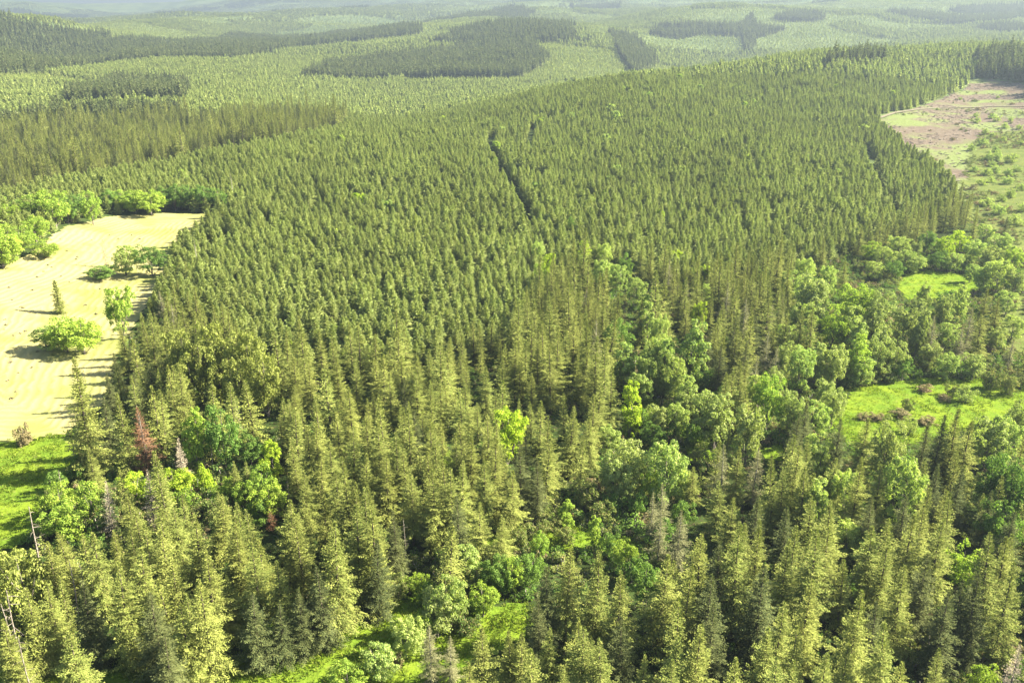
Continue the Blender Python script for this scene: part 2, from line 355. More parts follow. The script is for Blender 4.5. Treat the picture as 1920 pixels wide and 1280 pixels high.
def hay_material():
    mat = bpy.data.materials.new('mown_hay'); nt, N, L = nodes(mat)
    at = N('ShaderNodeAttribute'); at.attribute_name = 'edge'
    n1 = noise(nt, .05, 4); n2 = noise(nt, 1.6, 5)
    # swaths follow the outline of the field
    ad = N('ShaderNodeMath'); ad.operation = 'MULTIPLY_ADD'; L(n1, ad.inputs[0]); ad.inputs[1].default_value = 9.0; L(at.outputs['Fac'], ad.inputs[2])
    sn = N('ShaderNodeMath'); sn.operation = 'MULTIPLY'; L(ad.outputs[0], sn.inputs[0]); sn.inputs[1].default_value = 2.1
    si = N('ShaderNodeMath'); si.operation = 'SINE'; L(sn.outputs[0], si.inputs[0])
    sw = ramp(nt, si.outputs[0], -.7, .9)
    col = mixc(nt, sw, (.205, .188, .074), (.226, .207, .088))
    col = mixc(nt, ramp(nt, n1, .42, .68), col, (.154,.167,.044))
    col = mixc(nt, ramp(nt, n2, .5, .8), col, (.167,.150,.062))
    d = N('ShaderNodeBsdfDiffuse'); L(col, d.inputs[0])
    b = N('ShaderNodeBump'); b.inputs['Strength'].default_value = .35; b.inputs['Distance'].default_value = .25; L(si.outputs[0], b.inputs['Height'])
    b2 = N('ShaderNodeBump'); b2.inputs['Strength'].default_value = .5; b2.inputs['Distance'].default_value = .12; L(n2, b2.inputs['Height']); L(b.outputs[0], b2.inputs['Normal'])
    L(b2.outputs[0], d.inputs['Normal'])
    o = N('ShaderNodeOutputMaterial'); L(d.outputs[0], o.inputs[0])
    return mat
def meadow_material(name, a, b, c):
    mat = bpy.data.materials.new(name); nt, N, L = nodes(mat)
    n1 = noise(nt, .16, 4); n2 = noise(nt, 1.3, 6, .65); n3 = noise(nt, .45, 4)
    col = mixc(nt, ramp(nt, n1, .36, .64), a, b)
    col = mixc(nt, ramp(nt, n3, .58, .75), col, c)
    col = mixc(nt, ramp(nt, n2, .45, .8), col, tuple(x * .6 for x in a))
    d = N('ShaderNodeBsdfDiffuse'); L(col, d.inputs[0])
    bp = N('ShaderNodeBump'); bp.inputs['Strength'].default_value = .8; bp.inputs['Distance'].default_value = .35; L(n2, bp.inputs['Height']); L(bp.outputs[0], d.inputs['Normal'])
    o = N('ShaderNodeOutputMaterial'); L(d.outputs[0], o.inputs[0])
    return mat
def clearcut_material():
    mat = bpy.data.materials.new('logged_slope'); nt, N, L = nodes(mat)
    n1 = noise(nt, .02, 5); n2 = noise(nt, .22, 6, .7); n3 = noise(nt, 1.1, 5, .7)
    col = mixc(nt, ramp(nt, n2, .4, .66), (.085, .066, .047), (.12, .098, .073))
    col = mixc(nt, ramp(nt, n1, .47, .6), col, (.11,.135,.045))
    col = mixc(nt, ramp(nt, n3, .55, .8), col, (.19,.16,.13))
    d = N('ShaderNodeBsdfDiffuse'); L(col, d.inputs[0])
    bp = N('ShaderNodeBump'); bp.inputs['Strength'].default_value = 1.0; bp.inputs['Distance'].default_value = .8; L(n2, bp.inputs['Height']); L(bp.outputs[0], d.inputs['Normal'])
    o = N('ShaderNodeOutputMaterial'); L(d.outputs[0], o.inputs[0])
    return mat
M['meadow'] = meadow_material('meadow_grass', (.077, .126, .013), (.113, .155, .014), (.122, .135, .032))
M['scrub'] = meadow_material('scrub_grass', (.072, .093, .025), (.102, .119, .032), (.102, .081, .038))
sheet('hay_field', AREA['hay'], hay_material(), .14, 1.5, 1.2)
for k in ('lawn', 'bottom', 'mid', 'nook', 'glade', 'right', 'tiny', 'right_far'):
    sheet('meadow', AREA[k], M['meadow'], .10, 1.3, 1.4)
sheet('scrub_meadow', AREA['scrub_edge'], M['scrub'], .10, 2.2, 2)
sheet('clearcut', AREA['clearcut'], clearcut_material(), .2, 3.5, 4)
sheet('scrub_slope', AREA['scrub'], M['scrub'], .45, 3.5, 9)
# forest road along the logged slope
road_m = bark_material('gravel_road', (.12, .105, .07), (.16, .145, .10), .6)
def ribbon(name, line, w, lift, mat):
    p = np.array(line, float); t = np.linspace(0, len(p) - 1, 120)
    c = np.stack([np.interp(t, np.arange(len(p)), p[:, k]) for k in (0, 1)], -1)
    c[1:-1] = (c[:-2] + c[1:-1] + c[2:]) / 3
    d = unit(np.gradient(c, axis=0)); n = np.stack([-d[:, 1], d[:, 0]], -1) * w / 2
    rows = [np.stack([*(c + n * k).T, ground_z(*(c + n * k).T) + lift + .12 * (1 - abs(k))], -1) for k in (-1, -.4, .4, 1)]
    g = Geo()
    for a, b in zip(rows[:-1], rows[1:]): g.quads(np.stack([a[:-1], a[1:], b[1:], b[:-1]], 1))
    o = bpy.data.objects.new(name, g.mesh(name, [mat])); COL.objects.link(o); tag(o, kind='structure')
ribbon('forest_road', LINE['road'], 3.8, .75, road_m)
ribbon('forest_road', LINE['far_road'], 9.0, .6, road_m)

# ---------------------------------------------------------------- tree shapes
def fir_shape(seed, H=28.0, rad=4.2, base=.14, whorl=.62, per=5, fine=1.0, gappy=.12, taper=.95, droop=1.0, spray=.62, dead=0, wide=1.15):
    """crown quads + trunk/branch Geo of one fir"""
    r = np.random.default_rng(seed)
    wood, crown = Geo(), Geo()
    lean = r.normal(0, .012, 2)
    zs = np.linspace(0, H, 9)
    ax = np.stack([lean[0] * zs + .1 * np.sin(zs / 5 + seed), lean[1] * zs + .1 * np.cos(zs / 6), zs], -1); ax[0, 2] = -1.2
    wood.tube(ax, H / 75 * (1 - zs / H) ** .8 + .02, 6)
    axis = lambda z: np.array([np.interp(z, zs, ax[:, 0]), np.interp(z, zs, ax[:, 1]), z])
    z = H * base; side = r.uniform(0, 6.28); asym = r.uniform(.0, .25)
    while z < H - .15:
        t = (z - H * base) / (H * (1 - base))
        prof = rad * min(1.0, (1 - t) * 1.1) ** taper * (.7 + .3 * min(1, t / .12))
        n = per if t < .9 else 4
        a0 = r.uniform(0, 6.28)
        bulge = 1 + .18 * math.sin(z * 1.1 + seed)
        for k in range(n):
            if r.random() < gappy * (1.6 - t): continue
            a = a0 + k * 6.283 / n + r.normal(0, .25)
            L = prof * bulge * r.uniform(.55, 1.2) * (1 + asym * math.cos(a - side)) + .25
            e = math.radians(-16 * droop + 62 * t ** 1.4 + r.normal(0, 8))
            o = axis(z + r.uniform(-.2, .2) * whorl)
            h = np.array([math.cos(a), math.sin(a), 0])
            m = max(4, int(L / (.46 / fine)))
            s = np.linspace(.0, 1, m)
            sag = -droop * .16 * L * (s ** 2) * (1 - t) + .10 * L * np.clip(s - .7, 0, 1) * 2
            p = o + h * (L * s * math.cos(e))[:, None] + np.array([0, 0, 1]) * (L * s * math.sin(e) + sag)[:, None]
            if L > (2.2 if dead == 0 else .8):
                idx = [0, m // 3, m // 2] if dead == 0 else [0, m // 2, m - 1]
                wood.tube(p[idx], [.02 + L * .006, .014 + L * .003, .01], 3)
            if dead == 2: continue
            d = np.gradient(p, axis=0); d = unit(d)
            lat = unit(np.cross(d, [0, 0, 1.0]))
            tl = r.normal(0, .38); bn = unit(np.array([0, 0, 1.0]) * math.cos(tl) + np.array([-h[1], h[0], 0]) * math.sin(tl))
            sel = s > .06
            pp, dd, ll, ss = p[sel], d[sel], lat[sel], s[sel]
            if dead:
                kk = r.random(len(pp)) < .75; pp, dd, ll, ss = pp[kk], dd[kk], ll[kk], ss[kk]
            for sg in (-1, 1):
                if not len(pp): continue
                q = len(pp)
                lb = (.34 * L * (1 - ss) ** .8 + .16) * r.uniform(.7, 1.25, q)            # side branchlets, longest near the stem
                bd = unit(dd * r.uniform(.5, 1.0, (q, 1)) + ll * sg * r.uniform(.6, 1.0, (q, 1)) + np.array([0, 0, 1]) * r.normal(-.14 * droop + .2 * t, .12, (q, 1)))
                step = spray * .55
                for j in range(int(lb.max() / step) + 1):
                    on = lb >= j * step
                    c = int(on.sum())
                    if not c: break
                    o2 = pp[on] + bd[on] * (j * step) + r.normal(0, .05, (c, 3)) - np.array([0, 0, .05]) * j * droop
                    dr = bd[on] + ll[on] * r.normal(0, .3, (c, 1)) + np.array([0, 0, 1]) * r.normal(.0, .12, (c, 1))
                    ln = spray * r.uniform(.75, 1.3, c) * (1 if t < .75 else .62)
                    crown.quads(blades(o2, dr, ln, ln * wide * r.uniform(.30, .46, c) * (.6 if dead else 1), bn + ll[on] * .22 * sg + r.normal(0, .2, (c, 3))))
            q = int(m * .5)
            if q and not dead:   # hanging / upper sprays that fill the branch's depth
                ii = r.integers(m // 4, m, q)
                dirs = d[ii] * .6 + r.normal(0, .5, (q, 3)) + np.array([0, 0, 1]) * r.choice([-.5, .35], (q, 1))
                ln = spray * .8 * r.uniform(.7, 1.2, q)
                crown.quads(blades(p[ii], dirs, ln, ln * .45 * wide, r.normal(0, 1, (q, 3)) + 1e-3))
            crown.quads(blades(p[-1:], d[-1:], [spray * .8], [spray * .3], np.array([[0, 0, 1.0]]) + r.normal(0, .3, (1, 3))))
        if not dead and t > .12:
            q = 7; aa = r.uniform(0, 6.28, q); oo = np.stack([np.cos(aa), np.sin(aa), np.zeros(q)], -1)
            bb = axis(z) + oo * .05 + np.array([0, 0, 1]) * r.uniform(-.4, .4, (q, 1)) * whorl
            crown.quads(blades(bb, oo + np.array([0, 0, 1]) * r.uniform(.1, .9, (q, 1)), r.uniform(.6, 1.1, q) * (.5 + .5 * min(1, prof)), r.uniform(.25, .4, q), oo * .2 + r.normal(0, .6, (q, 3))))
        z += whorl * r.uniform(.8, 1.2) * (1.0 - .45 * t)
    tp = axis(H)[None].repeat(5, 0) - np.array([0, 0, .5])
    crown.quads(blades(tp, np.array([0, 0, 1.0]) + r.normal(0, .22, (5, 3)), np.full(5, 1.0), np.full(5, .22), r.normal(0, 1, (5, 3))))
    return wood, crown

def far_fir_shape(seed, H=20.0, rad=2.9, base=.12, rows=20, per=8):
    r = np.random.default_rng(seed); wood, crown = Geo(), Geo()
    wood.tube([(0, 0, -2), (0, 0, H * .55), (0, 0, H * .95)], [H / 60, H / 90, .04], 4)
    for i in range(rows):
        t = (i + .3) / rows; z = H * (base + (1 - base) * t)
        R = rad * min(1, (1 - t) * 1.15) ** .8 + .25
        a = r.uniform(0, 6.28) + np.arange(per) * 6.283 / per + r.normal(0, .2, per)
        L = R * r.uniform(.65, 1.15, per)
        d = np.stack([np.cos(a), np.sin(a), np.full(per, -.35 + .9 * t ** 2) + r.normal(0, .12, per)], -1)
        b = np.stack([np.zeros(per), np.zeros(per), z + r.normal(0, .25, per)], -1)
        crown.quads(blades(b, d, L, L * r.uniform(.5, .75, per), np.array([0, 0, .8]) + r.normal(0, .6, (per, 3))))
    crown.quads(blades(np.array([[0, 0, H * .9]] * 3), np.array([0, 0, 1]) + r.normal(0, .1, (3, 3)), [H * .1] * 3, [.5] * 3, r.normal(0, 1, (3, 3))))
    return wood, crown

def broad_shape(seed, H=12.0, rad=4.0, base=.18, clumps=34, leaves=110, leaf=.34, form='round', lobes=6, clump=1.0):
    """limbs and leaf clumps of a broadleaf tree"""
    r = np.random.default_rng(seed); wood, crown = Geo(), Geo()
    zb = H * base
    nst = {'round': 1, 'column': 1, 'shrub': 5, 'airy': 2}[form]
    tips = []
    for q in range(lobes):
        a = q * 2.4 + r.uniform(0, .8); f = r.uniform(.25, .8); zt = zb + (H - zb) * (.12 + .66 * q / max(1, lobes - 1)) + r.uniform(-.04, .04) * H
        prof = math.sin(math.pi * min(.97, max(.06, (zt - zb) / (H - zb) * .86 + .1))) ** .6
        tips.append((math.cos(a) * rad * .62 * prof * (.6 + f * .5), math.sin(a) * rad * .62 * prof * (.6 + f * .5), zt))
    tips.append((0, 0, H * .86))
    tips = np.array(tips)
    if form == 'shrub':
        for q in tips: wood.tube([(q[0] * .15, q[1] * .15, -.4), (q[0] * .55, q[1] * .55, q[2] * .55), q], [.09, .06, .02], 4)
    else:
        for st in range(nst):
            ox = (st - (nst - 1) / 2) * .8
            zz = np.linspace(0, H * .85, 5); zz[0] = -1
            wood.tube(np.stack([ox + .25 * np.sin(zz / 3 + seed), .25 * np.cos(zz / 3.5), zz], -1), H / 48 * (1 - np.linspace(0, .9, 5)), 6)
        for q in tips[:-1]:
            z0 = max(zb * .8, q[2] - rad * .9)
            wood.tube([(0, 0, z0), (q[0] * .5, q[1] * .5, z0 + (q[2] - z0) * .4), q], [H / 95, H / 130, .03], 4)
    # leaf clumps cover a few overlapping bulges, so that the outline is uneven and has gaps
    B = []
    if form == 'round':
        B = [(0, 0, H * .5, rad * .78, H * .42)]
        for q in range(lobes):
            a = q * 2.4 + r.uniform(0, 1); zc = H * r.uniform(.25, .75); e = rad * .55 * math.sin(math.pi * min(.9, zc / H)) ** .5
            B.append((math.cos(a) * e, math.sin(a) * e, zc, rad * r.uniform(.35, .5), H * r.uniform(.16, .24)))
    elif form == 'airy':
        for q in range(lobes):
            a = q * 2.4 + r.uniform(0, 1); e = rad * r.uniform(.15, .68); hh = H * r.uniform(.72, 1.0) if q else H
            B.append((math.cos(a) * e, math.sin(a) * e, hh * .58, rad * r.uniform(.28, .42), hh * .42))
    elif form == 'column':
        for q in range(lobes):
            a = r.uniform(0, 6.28); zc = H * (.16 + .72 * q / (lobes - 1)); w_ = math.sin(math.pi * (.2 + .68 * q / (lobes - 1)))
            B.append((math.cos(a) * rad * .3 * w_, math.sin(a) * rad * .3 * w_, zc, rad * (.35 + .4 * w_), H * .12))
    else:
        for q in range(lobes):
            a = q * 2.4; e = rad * r.uniform(.1, .62); hh = H * r.uniform(.55, 1.0) if q else H
            B.append((math.cos(a) * e, math.sin(a) * e, hh * .5, rad * r.uniform(.32, .45), hh * .48))
    B = np.array(B); wt = B[:, 3] * B[:, 4]; pick = r.choice(len(B), clumps, p=wt / wt.sum())
    v = unit(r.normal(0, 1, (clumps, 3))); b = B[pick]
    c = b[:, :3] + v * np.stack([b[:, 3], b[:, 3], b[:, 4]], -1) * r.uniform(.7, 1.0, (clumps, 1))
    c[:, 2] = np.clip(c[:, 2], zb * .6 + .3, H * .97)
    cr = clump * rad * .17 * r.uniform(.7, 1.35, clumps)
    for i in range(len(c)):
        v = unit(r.normal(0, 1, (leaves, 3)))
        v[:, 2] = np.where(v[:, 2] < -.35, -v[:, 2], v[:, 2])
        p = c[i] + v * (cr[i] * r.uniform(.55, 1.05, (leaves, 1)))
        d = unit(np.cross(v, r.normal(0, 1, (leaves, 3)))) + v * .25 + np.array([0, 0, -.25])
        ln = leaf * r.uniform(.7, 1.35, leaves)
        crown.quads(blades(p, d, ln, ln * .72, v + r.normal(0, .55, (leaves, 3))))
    return wood, crown

def snag_shape(seed, H=14.0, stubs=16, lim=1.2):
    r = np.random.default_rng(seed); w = Geo(), Geo()
    zs = np.linspace(0, H, 7); ax = np.stack([.12 * np.sin(zs / 3 + seed), .1 * np.cos(zs / 2.5), zs], -1); ax[0, 2] = -.8
    w[0].tube(ax, H / 95 * (1 - zs / H * .8) + .02, 6)
    for k in range(stubs):
        z = H * (.25 + .72 * k / stubs); a = r.uniform(0, 6.28); L = lim * r.uniform(.4, 1.4) * (1.2 - z / H * .7)
        o = np.array([np.interp(z, zs, ax[:, 0]), np.interp(z, zs, ax[:, 1]), z]); h = np.array([math.cos(a), math.sin(a), r.uniform(-.25, .3)])
        w[1].tube([o, o + h * L * .55, o + h * L + np.array([0, 0, r.uniform(-.3, .2)])], [.055, .035, .015], 3)
    return w

def tuft_shape(seed, n=16, h=.5):
    r = np.random.default_rng(seed); g = Geo()
    a = r.uniform(0, 6.28, n); b = np.stack([np.cos(a), np.sin(a), np.zeros(n)], -1) * r.uniform(.02, .5, (n, 1)); b[:, 2] = -.05
    d = np.stack([np.cos(a) * .5, np.sin(a) * .5, np.ones(n)], -1) + r.normal(0, .25, (n, 3))
    g.quads(blades(b, d, h * r.uniform(.6, 1.3, n), np.full(n, .11), r.normal(0, 1, (n, 3))))
    return g

def merge(wood, crown, name, bark, leaf):
    g = Geo(); g.v = wood.v + crown.v
    g.f = wood.f + [f + wood.n for f in crown.f]
    g.m = [np.zeros(len(f)) for f in wood.f] + [np.ones(len(f)) for f in crown.f]
    return g.mesh(name, [bark, leaf])

# ---------------------------------------------------------------- forest masses: instances on points, one object for each mass
def mass(name, label, cat, pts, scale, protos, idx, tilt=.03, group=None):
    n = len(pts)
    me = bpy.data.meshes.new(name); me.vertices.add(n); me.vertices.foreach_set('co', np.asarray(pts, np.float32).ravel())
    def attr(nm, ty, key, val):
        a = me.attributes.new(nm, ty, 'POINT'); a.data.foreach_set(key, np.ascontiguousarray(val).ravel())
    attr('size', 'FLOAT_VECTOR', 'vector', np.asarray(scale, np.float32))
    rot = np.stack([rng.normal(0, tilt, n), rng.normal(0, tilt, n), rng.uniform(0, 6.283, n)], -1).astype(np.float32)
    attr('turn', 'FLOAT_VECTOR', 'vector', rot)
    attr('form', 'INT', 'value', np.asarray(idx, np.int32))
    o = bpy.data.objects.new(name, me); COL.objects.link(o)
    pc = bpy.data.collections.new(name + '_forms')
    for i, p in enumerate(protos): pc.objects.link(bpy.data.objects.new('%s_form_%02d' % (name, i), p))
    nt = bpy.data.node_groups.new(name, 'GeometryNodeTree')
    nt.interface.new_socket('Geometry', in_out='INPUT', socket_type='NodeSocketGeometry')
    nt.interface.new_socket('Geometry', in_out='OUTPUT', socket_type='NodeSocketGeometry')
    N, L = nt.nodes.new, nt.links.new
    gi, go = N('NodeGroupInput'), N('NodeGroupOutput')
    ip = N('GeometryNodeInstanceOnPoints'); ci = N('GeometryNodeCollectionInfo')
    ci.inputs['Collection'].default_value = pc; ci.inputs['Separate Children'].default_value = True; ci.inputs['Reset Children'].default_value = True
    L(gi.outputs[0], ip.inputs['Points']); L(ci.outputs[0], ip.inputs['Instance']); ip.inputs['Pick Instance'].default_value = True
    def na(nm, ty):
        a = N('GeometryNodeInputNamedAttribute'); a.data_type = ty; a.inputs['Name'].default_value = nm; return a.outputs[0]
    L(na('form', 'INT'), ip.inputs['Instance Index'])
    er = N('FunctionNodeEulerToRotation'); L(na('turn', 'FLOAT_VECTOR'), er.inputs[0]); L(er.outputs[0], ip.inputs['Rotation'])
    L(na('size', 'FLOAT_VECTOR'), ip.inputs['Scale']); L(ip.outputs[0], go.inputs[0])
    md = o.modifiers.new('scatter', 'NODES'); md.node_group = nt
    tag(o, label, cat, group, 'stuff')
    return o

# single trees: kind, look, form, x, y, height, width, label, group
SINGLE = [
 ('fir', 'n', '', -105.9, 197.3, 31.5, 0.0, 'tallest olive fir at the corner of hay field and lawn', 'single firs of the near forest'),
 ('fir', 's', '', -114.7, 236.5, 13.8, 0.0, 'slim fir, fifth nearest left of the yellow-green grove', 'single firs of the near forest'),
 ('fir', 'n', '', -95.9, 196.0, 22.4, 0.0, 'medium olive fir, nearest left of the rust-brown dead fir', 'single firs of the near forest'),
 ('fir', 's', '', -103.6, 221.1, 17.2, 0.0, 'slim fir, second nearest in front of the yellow-green grove', 'single firs of the near forest'),
 ('fir', 'n', '', -90.8, 221.5, 20.6, 0.0, 'medium olive fir, nearest in front of the yellow-green grove', 'single firs of the near forest'),
 ('fir', 's', '', -91.4, 208.0, 18.1, 0.0, 'slim fir, nearest behind the rust-brown dead fir', 'single firs of the near forest'),
 ('fir', 'n', '', -86.5, 217.6, 14.6, 0.0, 'short olive fir, second nearest behind the rust-brown dead fir', 'single firs of the near forest'),
 ('fir', 'n', '', -100.2, 186.5, 13.5, 0.0, 'short olive fir, nearest in front of the rust-brown dead fir', 'single firs of the near forest'),
 ('fir', 'y', '', -65.7, 184.5, 10.7, 0.0, 'short fresh green fir, nearest right of the bright shrub belt', 'single firs of the near forest'),
 ('fir', 'y', '', -62.3, 183.1, 11.5, 0.0, 'short fresh green fir, second nearest right of the bright shrub belt', 'single firs of the near forest'),
 ('fir', 'n', '', -62.2, 163.9, 14.8, 0.0, 'short olive fir, third nearest right of the bright shrub belt', 'single firs of the near forest'),
 ('fir', 'n', '', -51.1, 238.3, 17.2, 0.0, 'medium olive fir, seventh nearest behind the dense middle timber', 'single firs of the near forest'),
 ('fir', 'n', '', -63.1, 234.7, 17.2, 0.0, 'medium olive fir, nearest right of the yellow-green grove', 'single firs of the near forest'),
 ('fir', 'n', '', -58.1, 232.8, 17.2, 0.0, 'medium olive fir, second nearest right of the yellow-green grove', 'single firs of the near forest'),
 ('fir', 'n', '', -44.3, 230.4, 17.2, 0.0, 'medium olive fir, fourth nearest behind the dense middle timber', 'single firs of the near forest'),
 ('fir', 'n', '', -38.7, 234.7, 17.2, 0.0, 'medium olive fir, fifth nearest behind the dense middle timber', 'single firs of the near forest'),
 ('fir', 'n', '', -33.8, 224.1, 17.2, 0.0, 'medium olive fir, nearest behind the dense middle timber', 'single firs of the near forest'),
 ('fir', 'n', '', -27.4, 236.3, 17.2, 0.0, 'medium olive fir, sixth nearest behind the dense middle timber', 'single firs of the near forest'),
 ('fir', 'n', '', -24.9, 242.8, 17.2, 0.0, 'medium olive fir, eighth nearest behind the dense middle timber', 'single firs of the near forest'),
 ('fir', 's', '', -19.2, 247.6, 17.2, 0.0, 'slim fir, ninth nearest behind the dense middle timber', 'single firs of the near forest'),
 ('fir', 'n', '', -26.5, 224.6, 17.2, 0.0, 'medium olive fir, third nearest behind the dense middle timber', 'single firs of the near forest'),
 ('fir', 'd', '', -30.1, 223.8, 16.3, 0.0, 'medium dark green fir, second nearest behind the dense middle timber', 'single firs of the near forest'),
 ('fir', 'n', '', -19.6, 220.8, 17.2, 0.0, 'medium olive fir, third nearest right of the dense middle timber', 'single firs of the near forest'),
 ('fir', 'n', '', -13.1, 221.6, 16.3, 0.0, 'medium olive fir, nearest behind the lime tree amid the firs', 'single firs of the near forest'),
 ('fir', 'n', '', -7.6, 232.2, 17.2, 0.0, 'medium olive fir, second nearest behind the lime tree amid the firs', 'single firs of the near forest'),
 ('fir', 'n', '', -2.8, 236.5, 18.1, 0.0, 'medium olive fir, third nearest behind the lime tree amid the firs', 'single firs of the near forest'),
 ('fir', 'n', '', -42.7, 212.4, 18.1, 0.0, 'medium olive fir, nearest left of the dense middle timber', 'single firs of the near forest'),
 ('fir', 'y', '', -60.1, 220.9, 14.6, 0.0, 'short fresh green fir, fifth nearest left of the dense middle timber', 'single firs of the near forest'),
 ('fir', 'y', '', -56.7, 205.4, 17.2, 0.0, 'medium fresh green fir, fourth nearest left of the dense middle timber', 'single firs of the near forest'),
 ('fir', 's', '', -53.5, 204.8, 15.3, 0.0, 'slim fir, second nearest left of the dense middle timber', 'single firs of the near forest'),
 ('fir', 'y', '', -49.6, 192.3, 16.2, 0.0, 'medium fresh green fir, third nearest left of the dense middle timber', 'single firs of the near forest'),
 ('fir', 'n', '', -42.5, 193.4, 19.8, 0.0, 'medium olive fir, second nearest in front of the dense middle timber', 'single firs of the near forest'),
 ('fir', 'n', '', -37.9, 185.5, 19.8, 0.0, 'medium olive fir, fifth nearest in front of the dense middle timber', 'single firs of the near forest'),
 ('fir', 'n', '', -35.8, 196.7, 18.0, 0.0, 'medium olive fir, nearest in front of the dense middle timber', 'single firs of the near forest'),
 ('fir', 'n', '', -32.0, 187.2, 19.8, 0.0, 'medium olive fir, third nearest in front of the dense middle timber', 'single firs of the near forest'),
 ('fir', 'n', '', -27.4, 201.3, 18.0, 0.0, 'medium olive fir, nearest right of the dense middle timber', 'single firs of the near forest'),
 ('fir', 'd', '', -24.1, 199.0, 18.0, 0.0, 'medium dark green fir, second nearest right of the dense middle timber', 'single firs of the near forest'),
 ('fir', 'n', '', -19.8, 191.4, 18.9, 0.0, 'medium olive fir, fourth nearest in front of the dense middle timber', 'single firs of the near forest'),
 ('fir', 'n', '', -13.5, 209.3, 18.9, 0.0, 'medium olive fir, nearest left of the lime tree amid the firs', 'single firs of the near forest'),
 ('fir', 'n', '', -18.0, 184.4, 18.9, 0.0, 'medium olive fir, seventh nearest in front of the lime tree amid the firs', 'single firs of the near forest'),
 ('fir', 'n', '', -27.3, 184.6, 18.9, 0.0, 'medium olive fir, sixth nearest in front of the dense middle timber', 'single firs of the near forest'),
 ('fir', 'n', '', -12.9, 186.6, 18.0, 0.0, 'medium olive fir, sixth nearest in front of the lime tree amid the firs', 'single firs of the near forest'),
 ('fir', 'n', '', -10.0, 186.5, 18.9, 0.0, 'medium olive fir, fifth nearest in front of the lime tree amid the firs', 'single firs of the near forest'),
 ('fir', 'n', '', -3.8, 189.1, 20.7, 0.0, 'medium olive fir, third nearest in front of the lime tree amid the firs', 'single firs of the near forest'),
 ('fir', 'n', '', -5.8, 193.7, 19.8, 0.0, 'medium olive fir, nearest in front of the lime tree amid the firs', 'single firs of the near forest'),
 ('fir', 'n', '', -51.1, 185.6, 15.3, 0.0, 'medium olive fir, ninth nearest in front of the dense middle timber', 'single firs of the near forest'),
 ('fir', 'n', '', -43.3, 175.8, 17.1, 0.0, 'medium olive fir, thirteenth nearest in front of the dense middle timber', 'single firs of the near forest'),
 ('fir', 'n', '', -42.0, 181.4, 18.0, 0.0, 'medium olive fir, eighth nearest in front of the dense middle timber', 'single firs of the near forest'),
 ('fir', 'n', '', -37.3, 172.7, 18.9, 0.0, 'medium olive fir, fifteenth nearest in front of the dense middle timber', 'single firs of the near forest'),
 ('fir', 'n', '', -33.3, 175.4, 18.0, 0.0, 'medium olive fir, twelfth nearest in front of the dense middle timber', 'single firs of the near forest'),
 ('fir', 'n', '', -28.3, 173.6, 18.0, 0.0, 'medium olive fir, fourteenth nearest in front of the dense middle timber', 'single firs of the near forest'),
 ('fir', 'n', '', -24.0, 177.3, 18.9, 0.0, 'medium olive fir, tenth nearest in front of the dense middle timber', 'single firs of the near forest'),
 ('fir', 'y', '', -22.3, 185.2, 13.5, 0.0, 'short fresh green fir, seventh nearest in front of the dense middle timber', 'single firs of the near forest'),
 ('fir', 'n', '', -45.6, 168.9, 17.2, 0.0, 'medium olive fir, sixteenth nearest behind the lowest grass clearing', 'single firs of the near forest'),
 ('fir', 'n', '', -36.7, 165.2, 19.7, 0.0, 'medium olive fir, fifteenth nearest behind the lowest grass clearing', 'single firs of the near forest'),
 ('fir', 'y', '', -32.2, 158.6, 19.7, 0.0, 'medium fresh green fir, eleventh nearest behind the lowest grass clearing', 'single firs of the near forest'),
 ('fir', 'n', '', -29.9, 161.3, 18.9, 0.0, 'medium olive fir, second nearest left of the bushy grass clearing', 'single firs of the near forest'),
 ('fir', 'n', '', -27.0, 176.2, 16.4, 0.0, 'medium olive fir, eleventh nearest in front of the dense middle timber', 'single firs of the near forest'),
 ('fir', 'n', '', -21.8, 168.0, 18.0, 0.0, 'medium olive fir, fifth nearest behind the bushy grass clearing', 'single firs of the near forest'),
 ('fir', 'y', '', -16.8, 165.9, 19.7, 0.0, 'medium fresh green fir, fourth nearest behind the bushy grass clearing', 'single firs of the near forest'),
 ('fir', 'n', '', -13.2, 167.8, 19.7, 0.0, 'medium olive fir, sixth nearest left of the small sunlit glade', 'single firs of the near forest'),
 ('fir', 'n', '', -11.0, 170.4, 19.7, 0.0, 'medium olive fir, fifth nearest left of the small sunlit glade', 'single firs of the near forest'),
 ('fir', 'n', '', -6.5, 173.9, 18.0, 0.0, 'medium olive fir, fourth nearest left of the small sunlit glade', 'single firs of the near forest'),
 ('fir', 'n', '', -4.2, 178.3, 22.5, 0.0, 'medium olive fir, third nearest left of the small sunlit glade', 'single firs of the near forest'),
 ('fir', 'n', '', -45.6, 157.4, 16.4, 0.0, 'medium olive fir, twelfth nearest behind the lowest grass clearing', 'single firs of the near forest'),
 ('fir', 'n', '', 0.8, 247.6, 18.9, 0.0, 'medium olive fir, seventh nearest left of the narrow green nook', 'single firs of the near forest'),
 ('fir', 'n', '', 8.0, 246.3, 18.9, 0.0, 'medium olive fir, sixth nearest left of the narrow green nook', 'single firs of the near forest'),
 ('fir', 'n', '', 11.6, 239.1, 24.0, 0.0, 'tall olive fir, fifth nearest left of the narrow green nook', 'single firs of the near forest'),
 ('fir', 'n', '', 21.3, 243.5, 20.6, 0.0, 'medium olive fir, second nearest left of the narrow green nook', 'single firs of the near forest'),
 ('fir', 'n', '', 24.1, 237.9, 25.0, 0.0, 'tall olive fir, nearest left of the narrow green nook', 'single firs of the near forest'),
 ('fir', 'n', '', 27.0, 221.4, 22.4, 0.0, 'medium olive fir, nearest in front of the narrow green nook', 'single firs of the near forest'),
 ('fir', 'n', '', 23.2, 217.5, 18.9, 0.0, 'medium olive fir, second nearest left of the brushy stream gap', 'single firs of the near forest'),
 ('fir', 'n', '', 14.3, 201.8, 19.8, 0.0, 'medium olive fir, nearest right of the lime tree amid the firs', 'single firs of the near forest'),
